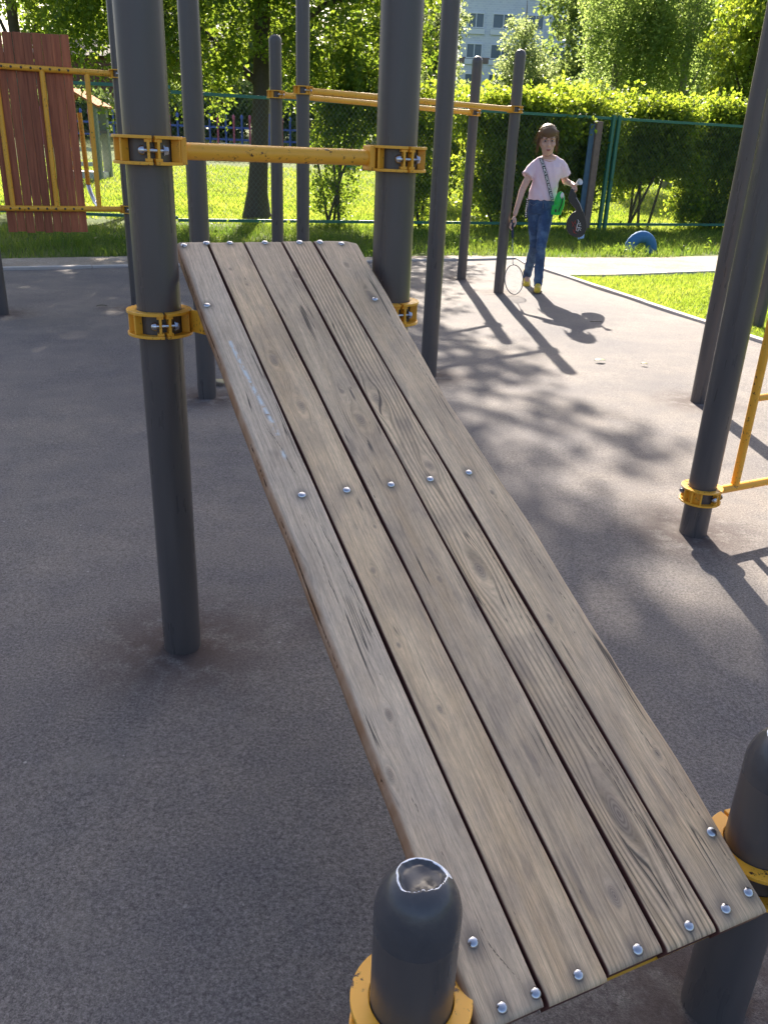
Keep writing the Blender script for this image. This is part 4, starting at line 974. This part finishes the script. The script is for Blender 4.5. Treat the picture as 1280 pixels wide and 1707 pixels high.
for k, dx_ in enumerate((-.020, -.006, .009, .023)):
    b0 = Vector((1.797+dx_, 9.098, 1.083)); b1 = b0+Vector((0, -.024, -.022-.003*(k in (1, 2)))); b2 = b1+Vector((-.004, .020, -.020))
    prim_capsule(mb, b0, b1, .0088, .008, 10); prim_capsule(mb, b1, b2, .008, .0068, 10)
prim_capsule(mb, (1.774, 9.125, 1.105), (1.768, 9.095, 1.112), .010, .009, 10); prim_capsule(mb, (1.768, 9.095, 1.112), (1.780, 9.078, 1.106), .009, .008, 10)
# legs inside the jeans
HR, KR, AR = (1.465, 9.405, .86), (1.515, 9.44, .475), (1.520, 9.80, .115)
HL, KL, AL = (1.592, 9.38, .86), (1.545, 9.215, .485), (1.572, 9.30, .085)
for h_, k_, a_ in ((HR, KR, AR), (HL, KL, AL)): prim_capsule(mb, h_, k_, .062, .042); prim_capsule(mb, k_, a_, .040, .030)
prim_capsule(mb, AR, (1.515, 9.72, .05), .030, .024); prim_capsule(mb, AL, (1.568, 9.20, .045), .030, .024)
body = remeshed('body', mb, .0048, 2, SK, girl)
# face details
dark = simple('dark_brown', (.035, .02, .015), .4); eyew = simple('eye_white', (.38, .33, .31), .3); lipm = simple('lips', (.36, .12, .11), .5)
for s in (-1, 1):
    e = MB(); prim_ell(e, (hx+s*.030, hy-.084, hz+.004), (.0135, .008, .0065)); hs(e); eo = keep_world(e.build('eye', eyew, None, True), girl)
    p = MB(); prim_ell(p, (hx+s*.030-.002, hy-.0905, hz+.003), (.006, .003, .0058)); hs(p); po = p.build('iris', dark, None, True); po.parent = eo
    b_ = MB(); b_.tube([(hx+s*.014, hy-.094, hz+.021), (hx+s*.030, hy-.094, hz+.027), (hx+s*.047, hy-.082, hz+.022)], [.002, .0034, .0016], 8); hs(b_); keep_world(b_.build('eyebrow', dark, None, True), girl)
l = MB(); prim_ell(l, (hx, hy-.0985, hz-.066), (.021, .006, .0038)); prim_ell(l, (hx, hy-.098, hz-.0735), (.017, .006, .0045)); hs(l); keep_world(l.build('lips', lipm, None, True), girl)
# hair: a cap with a fringe, tied back, and loose strands
HAIR = leaf_mat('brown_hair', (.17, .115, .07), (.27, .195, .125), (.50, .36, .21), (.75, .58, .38), .3, .36)
mb = MB(); prim_ell(mb, (hx, hy+.030, hz+.030), (.084, .094, .096)); prim_ell(mb, (hx, hy-.010, hz+.064), (.076, .090, .066)); prim_ell(mb, (hx, hy-.052, hz+.066), (.070, .058, .050))
for k in range(9):
    u = -1+2*k/8; prim_capsule(mb, (hx+u*.050, hy-.066+abs(u)*.028, hz+.088-abs(u)*.02), (hx+u*.066, hy-.094+.034*abs(u), hz+.036-.004*(k % 2)-.012*abs(u)), .016, .008, 10)
for s in (-1, 1): prim_capsule(mb, (hx+s*.074, hy-.030, hz+.06), (hx+s*.083, hy-.006, hz-.03), .018, .013, 10); prim_capsule(mb, (hx+s*.083, hy-.006, hz-.03), (hx+s*.078, hy+.0, hz-.10), .012, .004, 10)
prim_ell(mb, (hx, hy+.125, hz+.03), (.04, .045, .045)); prim_capsule(mb, (hx, hy+.14, hz+.01), (hx+.01, hy+.13, hz-.17), .034, .012)
hs(mb); remeshed('hair', mb, .0055, 2, HAIR, girl, lambda c: .0016*np.sin(c[:, 0]*420+6*np.sin(c[:, 2]*30)))
mb = MB()
for k in range(420):
    a = random.uniform(0, 2*math.pi); el = random.uniform(.05, 1.35); d = Vector((math.cos(a)*math.cos(el), math.sin(a)*math.cos(el), math.sin(el)))
    if d.y < -.35 and d.z < .6: continue
    p = Vector((hx, hy+.025, hz+.03))+Vector((d.x*.083, d.y*.094, d.z*.097)); l_ = random.uniform(.03, .09)
    q = p+d*random.uniform(.004, .014)+Vector((d.x*.2, .3*abs(d.y), -.9))*l_*.5; r2p = q+Vector((random.uniform(-.016, .016)+d.x*.008, random.uniform(-.01, .01), -l_*.5))
    if False: q = p+d*.014+Vector((random.uniform(-.02, .02), 0, .012)); r2p = q+d*.012+Vector((random.uniform(-.02, .02), 0, -.008))
    mb.tube([p, q, r2p], [.0011, .0009, .0004], 3)
for s in (-1, 1):
    for k in range(26):
        p = Vector((hx+s*.080, hy-.02+random.uniform(-.015, .03), hz+random.uniform(-.02, .05))); q = p+Vector((s*random.uniform(0, .018), 0, -.06)); mb.tube([p, q, q+Vector((s*random.uniform(-.015, .012), -.004, -random.uniform(.03, .09)))], [.0012, .001, .0004], 3)
hs(mb); so = keep_world(mb.build('hair_strands', HAIR, None, True), girl)
# t-shirt
mb = MB()
prim_loft(mb, [(1.531, 9.385, .938, .150, .106), (1.531, 9.385, .965, .151, .106), (1.533, 9.385, 1.03, .144, .102), (1.545, 9.38, 1.11, .138, .098), (1.558, 9.375, 1.20, .146, .102), (1.560, 9.375, 1.265, .142, .096), (1.557, 9.38, 1.315, .118, .078), (1.553, 9.38, 1.345, .092, .066), (1.551, 9.382, 1.362, .078, .060)])
prim_capsule(mb, (1.50, 9.39, 1.335), (1.435, 9.395, 1.292), .040, .046); prim_capsule(mb, (1.605, 9.38, 1.340), (1.675, 9.37, 1.300), .040, .046)
prim_capsule(mb, (1.445, 9.395, 1.283), (1.672, 9.37, 1.296), .050, .050)
mb.tube([(1.455, 9.394, 1.300), (1.405, 9.385, 1.255), (1.345, 9.345, 1.165)], [.046, .056, .064], 18); mb.tube([(1.665, 9.372, 1.305), (1.712, 9.378, 1.262), (1.752, 9.398, 1.185)], [.046, .054, .058], 18)
shirt = remeshed('t_shirt', mb, .006, 3, PINK, girl, lambda c: .0035*np.sin(c[:, 2]*55+c[:, 0]*38+2*np.sin(c[:, 0]*25))*np.clip((1.22-c[:, 2])/.2, .15, 1)+.0022*np.sin(c[:, 0]*95+c[:, 2]*30))
mb = MB()   # sleeve and neck hems
def ring_hem(mb, c, n_, rx, r_):
    n_ = Vector(n_).normalized(); u = n_.orthogonal().normalized(); v = n_.cross(u); pts = [Vector(c)+rx*(math.cos(a)*u+math.sin(a)*v) for a in np.linspace(0, 2*math.pi, 28)]; mb.tube(pts, r_, 8)
pts = [Vector((1.552+.074*math.cos(a), 9.365+.064*math.sin(a)-.006, 1.352+.024*math.sin(a)+.000)) for a in np.linspace(0, 2*math.pi, 32)]; mb.tube(pts, .0065, 8)
keep_world(mb.build('neck_hem', PINK, None, True), girl)
# jeans
JM = jean_mat(); mb = MB()
prim_loft(mb, [(1.528, 9.39, .80, .128, .085), (1.53, 9.388, .87, .142, .098), (1.531, 9.387, .93, .137, .095), (1.532, 9.387, .965, .132, .090)])
for h_, k_, a_, in ((HR, KR, AR), (HL, KL, AL)):
    h2 = Vector(h_)-Vector((0, 0, .02)); kk = Vector(k_); aa = Vector(a_); prim_capsule(mb, h2, h2.lerp(kk, .5), .079, .068); prim_capsule(mb, h2.lerp(kk, .5), kk, .068, .054); prim_capsule(mb, kk, kk.lerp(aa, .45), .054, .053); mb.tube([kk.lerp(aa, .40), kk.lerp(aa, .7), aa+Vector((0, 0, -.022))], [.0535, .050, .046], 18)
jeans = remeshed('jeans', mb, .006, 3, JM, girl, lambda c: .003*np.sin(c[:, 2]*85+c[:, 0]*30+2*np.sin(c[:, 2]*14))*(np.exp(-((c[:, 2]-.47)/.09)**2)+np.exp(-((c[:, 2]-.13)/.07)**2)+.5*np.exp(-((c[:, 2]-.83)/.06)**2))+.0012*np.sin(c[:, 0]*120+c[:, 2]*60))
mb = MB(); mb.tube([(1.395+.004, 9.33, .90), (1.43, 9.30, .885), (1.462, 9.288, .905)], .0022, 6); mb.tube([(1.60, 9.288, .905), (1.635, 9.30, .885), (1.665, 9.33, .90)], .0022, 6); mb.tube([(1.53, 9.283, .945), (1.532, 9.283, .86)], .0025, 6)
keep_world(mb.build('pocket_seam', simple('seam', (.16, .18, .22), .8), None, True), girl)
# shoes
YM = fabric('yellow_canvas', (.62, .44, .03), (.74, .55, .06), 20, .7); SO = simple('rubber_sole', (.10, .075, .06), .8)
def shoe(ank, toe_dir, pitch):
    f = Vector(toe_dir).normalized(); z0 = Vector((0, 0, 1)); rot = Matrix.Rotation(pitch, 3, f.cross(z0)); F_ = rot @ f; Uz = rot @ z0; S_ = F_.cross(Uz)
    o = Vector(ank)+Uz*-.062; P = lambda a, b, c: o+F_*a+S_*b+Uz*c
    mb = MB()
    prim_capsule(mb, P(-.045, 0, .0), P(.02, 0, .0), .030, .033); prim_capsule(mb, P(.02, 0, .0), P(.130, .006, -.003), .040, .037); prim_capsule(mb, P(-.012, 0, .072), P(-.005, 0, .015), .050, .040); prim_capsule(mb, P(.0, 0, .045), P(.08, 0, .008), .034, .028)
    sh = remeshed('shoe', mb, .005, 2, YM, girl)
    mb = MB(); n_ = 30; ring = []
    for k in range(n_):
        a = 2*math.pi*k/n_; x = .036+.118*math.cos(a); y = (.044+.006*math.cos(a)-.006*math.cos(2*a))*math.sin(a); ring.append((x, y))
    vs = [P(x, y, -.042) for x, y in ring]+[P(x*1.0, y*1.03, -.022) for x, y in ring]
    mb.add(vs, [(k, (k+1) % n_, n_+(k+1) % n_, n_+k) for k in range(n_)]+[tuple(range(n_))[::-1], tuple(range(n_, 2*n_))])
    s_o = mb.build('sole', SO, None); s_o.parent = sh; s_o.matrix_parent_inverse = Matrix.Identity(4)
    mb = MB()
    for k in range(4): q = .025+.019*k; mb.tube([P(q, -.024, .033-.30*(q-.02)), P(q+.004, 0, .046-.34*(q-.02)), P(q, .024, .033-.30*(q-.02))], .0025, 6)
    s_o = mb.build('laces', YM, None, True); s_o.parent = sh
shoe(Vector(AL)+Vector((0, -.005, .019)), (-.12, -1, 0), .0); shoe(Vector(AR)+Vector((0, 0, .012)), (-.05, -1, 0), -.42)
# crossbody strap with lettering, wrapped on the shirt
from mathutils.bvhtree import BVHTree
def bvh_of(obs):
    V, F = [], []
    for o in obs:
        k = len(V); V += [v.co.copy() for v in o.data.vertices]; F += [tuple(i+k for i in p.vertices) for p in o.data.polygons]
    return BVHTree.FromPolygons(V, F)
tree_b = bvh_of([shirt, body, jeans])
s0, s1 = Vector((1.462, 0, 1.345)), Vector((1.622, 0, .945)); sl = (s1-s0).length; sdv = (s1-s0)/sl; swv = Vector((-sdv.z, 0, sdv.x))
if swv.x < 0: swv = -swv
def on_shirt(a, b, off):
    p = s0+sdv*a+swv*b; h, nrm_, _, _ = tree_b.ray_cast(Vector((p.x, 8.9, p.z)), Vector((0, 1, 0)))
    y = h.y if h is not None and h.y < 9.46 else 9.36
    return Vector((p.x, y-off, p.z))
bag = empty('shoulder_bag', (1.675, 9.235, .80)); tag(bag, 'small bright green pouch at her hip on a lettered black strap', 'bag')
V = []; F = []; na = 44
for i in range(na+1):
    for b in (-.0165, -.006, .006, .0165): V.append(on_shirt(sl*i/na, b, .006))
# smooth depth along the band
for j in range(4):
    ys = [V[i*4+j].y for i in range(na+1)]
    for _ in range(3): ys = [min(ys[i], (ys[max(i-1, 0)]+ys[i]+ys[min(i+1, na)])/3) for i in range(na+1)]
    for i in range(na+1): V[i*4+j].y = ys[i]
for i in range(na):
    for j in range(3): a = i*4+j; F.append((a, a+1, a+5, a+4))
me = bpy.data.meshes.new('strap'); me.from_pydata(V, [], F); me.update(); st = link('strap', me, simple('black_webbing', (.02, .02, .022), .8), None, True); keep_world(st, bag); md = st.modifiers.new('s', 'SOLIDIFY'); md.thickness = .002; md.offset = 0
yline = np.array([[V[i*4+j].y for j in range(4)] for i in range(na+1)])
def ylook(a, b):
    f = min(max(a/sl*na, 0), na-.001); i = int(f); row = yline[i]*(1-f+i)+yline[i+1]*(f-i); return float(np.interp(b, (-.0165, -.006, .006, .0165), row))
cu = bpy.data.curves.new('lettering', 'FONT'); cu.body = 'NICE NICE NICE NICE NICE'; cu.size = .0335; cu.space_character = 1.02; cu.resolution_u = 3; cu.offset = .0009
to = bpy.data.objects.new('lettering_src', cu); col.objects.link(to); dg = bpy.context.evaluated_depsgraph_get(); dg.update(); tm = bpy.data.meshes.new_from_object(to.evaluated_get(dg)); bpy.data.objects.remove(to)
mxx = max(v.co.x for v in tm.vertices); kx = min(1, (sl-.01)/mxx)
for v in tm.vertices:
    a = .006+v.co.x*kx; b = v.co.y-.0118; p = s0+sdv*a+swv*b; v.co = Vector((p.x, ylook(a, b)-.0022, p.z))
tm.name = 'lettering'; lo = link('lettering', tm, simple('white_print', (.8, .8, .82), .7), None); lo.parent = st
mb = MB()
for i in range(9): mb.box((1.378+.002*math.sin(i), 9.40, .935-.021*i), (.012, .020, .0125))
keep_world(MB().add([(1.372, 9.412, .95), (1.386, 9.388, .95), (1.388, 9.388, .74), (1.374, 9.412, .74)], [(0, 1, 2, 3)]).build('strap', simple('black_webbing_tail', (.02, .02, .022), .8), None), bag); 
q = keep_world(mb.build('strap_marks', simple('white_print_tail', (.75, .75, .78), .7), None), bag)
GR = simple('green_vinyl', (.012, .50, .07), .28, .1, 8, 0, .05)
mb = MB(); prim_ell(mb, (1.690, 9.235, .925), (.056, .045, .112)); prim_loft(mb, [(1.668, 9.235, .805, .050, .036), (1.668, 9.235, .83, .055, .040), (1.672, 9.235, .90, .055, .042)])
remeshed('pouch', mb, .005, 3, GR, bag)
mb = MB(); mb.tube([(1.700, 9.205, 1.00), (1.713, 9.186, .96), (1.705, 9.186, .91), (1.688, 9.188, .865), (1.684, 9.192, .835)], [.003, .0045, .005, .005, .004], 8)
keep_world(mb.build('zip', simple('black_zip', (.02, .02, .02), .5), None, True), bag)
keep_world(MB().box((1.653, 9.193, .848), (.016, .012, .030)).build('buckle', simple('black_buckle', (.02, .02, .02), .4), None, bevel=.003), bag)
mb = MB(); prim_ell(mb, (1.703, 9.203, .995), (.018, .012, .034)); keep_world(mb.build('painted_highlight', simple('highlight_white', (.85, .86, .85), .3), None, True), bag)  # highlight at the pouch top, painted as a white blob
# racket, held head down so that it touches the ground
rk = empty('badminton_racket', (1.262, 8.99, 0)); tag(rk, 'badminton racket held head down, its round head touching the ground', 'racket')
cR = Vector((1.262, 8.985, .163)); axu = Vector((-.075, .065, .46)).normalized(); axr = Vector((1, .06, .155)); axr = (axr-axu*axr.dot(axu)).normalized(); ar, au = .096, .150
fr = MB(); fr.tube([cR+axr*ar*math.cos(a)+axu*au*math.sin(a) for a in np.linspace(0, 2*math.pi, 61)], .0048, 8, cap=False)
keep_world(fr.build('frame', simple('graphite_frame', (.035, .04, .06), .35), None, True), rk)
sb = MB(); nrm = axr.cross(axu)
for k in range(-9, 10):
    x = ar*k/9.6; y = au*math.sqrt(max(0, 1-(x/ar)**2)); sb.tube([cR+axr*x-axu*y, cR+axr*x+axu*y], .00075, 4)
for k in range(-11, 12):
    y = au*k/11.8; x = ar*math.sqrt(max(0, 1-(y/au)**2)); sb.tube([cR-axr*x+axu*y+nrm*.0006, cR+axr*x+axu*y+nrm*.0006], .00075, 4)
keep_world(sb.build('strings', simple('white_strings', (.85, .85, .85), .4), None), rk)
top = Vector((1.196, 9.052, .735)); s_a = cR+axu*au; s_b = s_a.lerp(top, .62)
keep_world(MB().tube([s_a, s_a+(top-s_a)*.06], [.006, .0045], 10).tube([s_a, s_b], .0035, 10).build('shaft', simple('steel_shaft', (.35, .36, .40), .3, metal=.7), None, True), rk)
keep_world(MB().tube([s_b, s_b.lerp(top, .08), top.lerp(s_b, .05), top+(top-s_b)*.1], [.009, .0125, .0135, .015], 12).build('grip', simple('dark_blue_grip', (.02, .03, .07), .7, .3, 200, 0, .4), None, True), rk)
# racket cover hanging from the left hand
cv = empty('racket_cover', (1.84, 9.02, .62)); tag(cv, 'black racket cover with red print and white script hanging from her hand', 'racket cover')
def cpx(zx, zy): # outline in metres, in the plane of the cover
    return (1.707+(zx-655)*.00114+(zy-680)*.000139, 1.054+(zx-655)*.00004-(zy-680)*.001085)
OUT = [(700, 668), (672, 740), (690, 785), (742, 848), (700, 885), (664, 935), (655, 1000), (678, 1058), (735, 1093), (788, 1090), (826, 1048), (836, 985), (820, 905), (792, 828), (752, 745), (718, 670)]
OP = [cpx(*p) for p in OUT]
def catmull(P, n=5):
    out = []
    for i in range(len(P)):
        p0, p1, p2, p3 = (np.array(P[(i+k) % len(P)]) for k in (-1, 0, 1, 2))
        for t in np.linspace(0, 1, n, endpoint=False): out.append(tuple(.5*((2*p1)+(-p0+p2)*t+(2*p0-5*p1+4*p2-p3)*t*t+(-p0+3*p1-3*p2+p3)*t**3)))
    return out
SP = catmull(OP); nS = len(SP); cxm = sum(p[0] for p in SP)/nS; czm = sum(p[1] for p in SP)/nS
V = []
for (f, y) in ((.97, .014), (1.0, .008), (1., -.008), (.97, -.014)): V += [(cxm+(x-cxm)*f, 9.03+y, czm+(z-czm)*f) for x, z in SP]
F = [(l*nS+k, l*nS+(k+1) % nS, (l+1)*nS+(k+1) % nS, (l+1)*nS+k) for l in range(3) for k in range(nS)]+[tuple(range(nS))[::-1], tuple(range(3*nS, 4*nS))]
keep_world(MB().add(V, F).build('case', simple('black_nylon', (.018, .018, .020), .45, .3, 40, 0, .3), None, auto=True), cv)
def cp3(zx, zy, y=9.0145): x, z = cpx(zx, zy); return (x, y, z)
mb = MB(); mb.tube([cp3(755, 935), cp3(765, 950), cp3(750, 985), cp3(742, 1030)], .0030, 6); mb.tube([cp3(742, 1030), cp3(756, 1038), cp3(770, 1000)], .0026, 6); mb.tube([cp3(762, 975), cp3(778, 962), cp3(772, 990), cp3(786, 985)], .0030, 6); mb.tube([cp3(748, 1000), cp3(768, 1006), cp3(788, 1012)], .0024, 6); mb.tube([cp3(770, 1020), cp3(782, 1032)], .0026, 6)
keep_world(mb.build('white_script', simple('white_script_print', (.8, .8, .82), .6), None, True), cv)
mb = MB()
for a, b, c in (((700, 950), (716, 975), (706, 1000)), ((722, 985), (738, 1010), (728, 1040)), ((735, 940), (728, 962), (740, 978)), ((712, 1020), (724, 1050), (745, 1060))): mb.tube([cp3(*a), cp3(*b), cp3(*c)], [.002, .0042, .0015], 6)
keep_world(mb.build('red_print', simple('red_print', (.35, .03, .02), .6), None, True), cv)
mb = MB(); mb.tube([(1.800, 9.07, 1.06), cp3(690, 720, 9.03), cp3(676, 800, 9.03), cp3(675, 890, 9.03)], .0035, 6); mb.tube([(1.800, 9.07, 1.06), cp3(712, 680, 9.03)], .006, 6); keep_world(mb.build('carry_loop', simple('black_loop', (.02, .02, .02), .6), None, True), cv)
mb = MB(); mb.tube([cp3(740, 740, 9.013), cp3(775, 800, 9.013), cp3(797, 860, 9.013)], .0022, 6); keep_world(mb.build('piping', simple('pale_piping', (.5, .5, .52), .5), None, True), cv)
# shuttlecock
sh = empty('shuttlecock', (1.812, 9.09, 1.115)); tag(sh, 'white shuttlecock held in her hand beside the racket cover', 'shuttlecock'); WH = simple('white_feather', (.85, .85, .85), .6)
Mr = (Matrix.Rotation(R(65), 3, 'X') @ Matrix.Rotation(R(20), 3, 'Y'))
s_ = MB(); s_.lathe([(.013, .0), (.016, .02), (.024, .045), (.033, .068)], (0, 0, 0), 16, Mr).lathe([(.012, .0), (.015, .02), (.023, .045), (.032, .068)], (0, 0, 0), 16, Mr); s_.build('feather_skirt', WH, sh, smooth=True)
c_k = MB(); c_k.lathe([(.001, -.017), (.009, -.014), (.0135, -.006), (.0135, .002)], (0, 0, 0), 16, Mr); c_k.build('cork', simple('white_cork', (.75, .73, .68), .5), sh, smooth=True)

# ------------------------------------------------------------------ small things
def tyre():
    t = MB(); V = []; nu, nv = 72, 20; Rr, r_ = .215, .085
    for i in range(nu):
        a = 2*math.pi*i/nu
        for j in range(nv):
            b = 2*math.pi*j/nv; rr = r_*(1+.12*(abs(math.cos(b)) ** 4)); groove = .006*(1 if (i % 3 == 0 and abs(b-0) < 1) else 0)
            x = (Rr+(rr-groove)*math.cos(b)); V.append((x*math.cos(a), r_*.95*math.sin(b), x*math.sin(a)))
    F = [(i*nv+j, ((i+1) % nu)*nv+j, ((i+1) % nu)*nv+(j+1) % nv, i*nv+(j+1) % nv) for i in range(nu) for j in range(nv)]
    t.add(V, F); o = t.build('half_buried_tyre', MAT['tyre'], smooth=True); o.location = (3.98, 14.13, .0); o.rotation_euler.z = .35
    tag(o, 'blue painted tyre half buried in the verge below the fence', 'tyre')
tyre()
def blob_leaf(x, y, rz, l, c, name, label, cat):
    V = []; n_ = 8
    for i in range(n_+1):
        u = i/n_; ww = .32*l*math.sin(math.pi*u)**.8; z = .004+.006*math.sin(math.pi*u)
        V += [(u*l, -ww, z+.004), (u*l, 0, z), (u*l, ww, z+.005)]
    F = []
    for i in range(n_):
        for k in (0, 1): a = i*3+k; F.append((a, a+1, a+4, a+3))
    me = bpy.data.meshes.new(name); me.from_pydata(V, [], F); me.update(); o = link(name, me, simple(name+'_m', c, .6, .2, 40), None, True)
    md = o.modifiers.new('s', 'SOLIDIFY'); md.thickness = .001
    o.location = (x, y, .004); o.rotation_euler.z = rz; tag(o, label, cat); return o
blob_leaf(1.50, 6.06, .2, .085, (.10, .16, .03), 'fallen_leaf', 'green leaf lying on the sunlit surface below the girl shadow', 'leaf')
blob_leaf(1.83, 6.02, -.3, .05, (.22, .20, .08), 'fallen_leaf', 'small dry leaf on the surface right of the green one', 'leaf')
blob_leaf(-2.60, 7.35, .4, .09, (.03, .025, .02), 'fallen_leaf', 'dark dead leaf on the shaded surface at left', 'leaf')
blob_leaf(-1.02, 5.0, 2.4, .12, (.28, .25, .16), 'fallen_leaf', 'pale leaf beside the foot of the second left post', 'leaf')
o = MB().tube([(0, 0, .006), (.05, .006, .008), (.11, .0, .006)], .003, 6).build('twig', MAT['bark']); o.location = (1.80, 7.63, .002); tag(o, 'thin twig on the sunlit surface right of the racket shadow', 'twig')
o = MB().add([(0, 0, 0), (.11, 0, .03), (.12, .05, .12), (.01, .04, .10), (.06, .03, .14)], [(0, 1, 2, 3), (3, 2, 4)]).build('paper_scrap', simple('pale_blue_paper', (.45, .60, .80), .6)); o.location = (3.20, 15.35, .02); tag(o, 'pale blue scrap of litter in the grass near the fence', 'litter')
o.modifiers.new('s', 'SOLIDIFY').thickness = .002
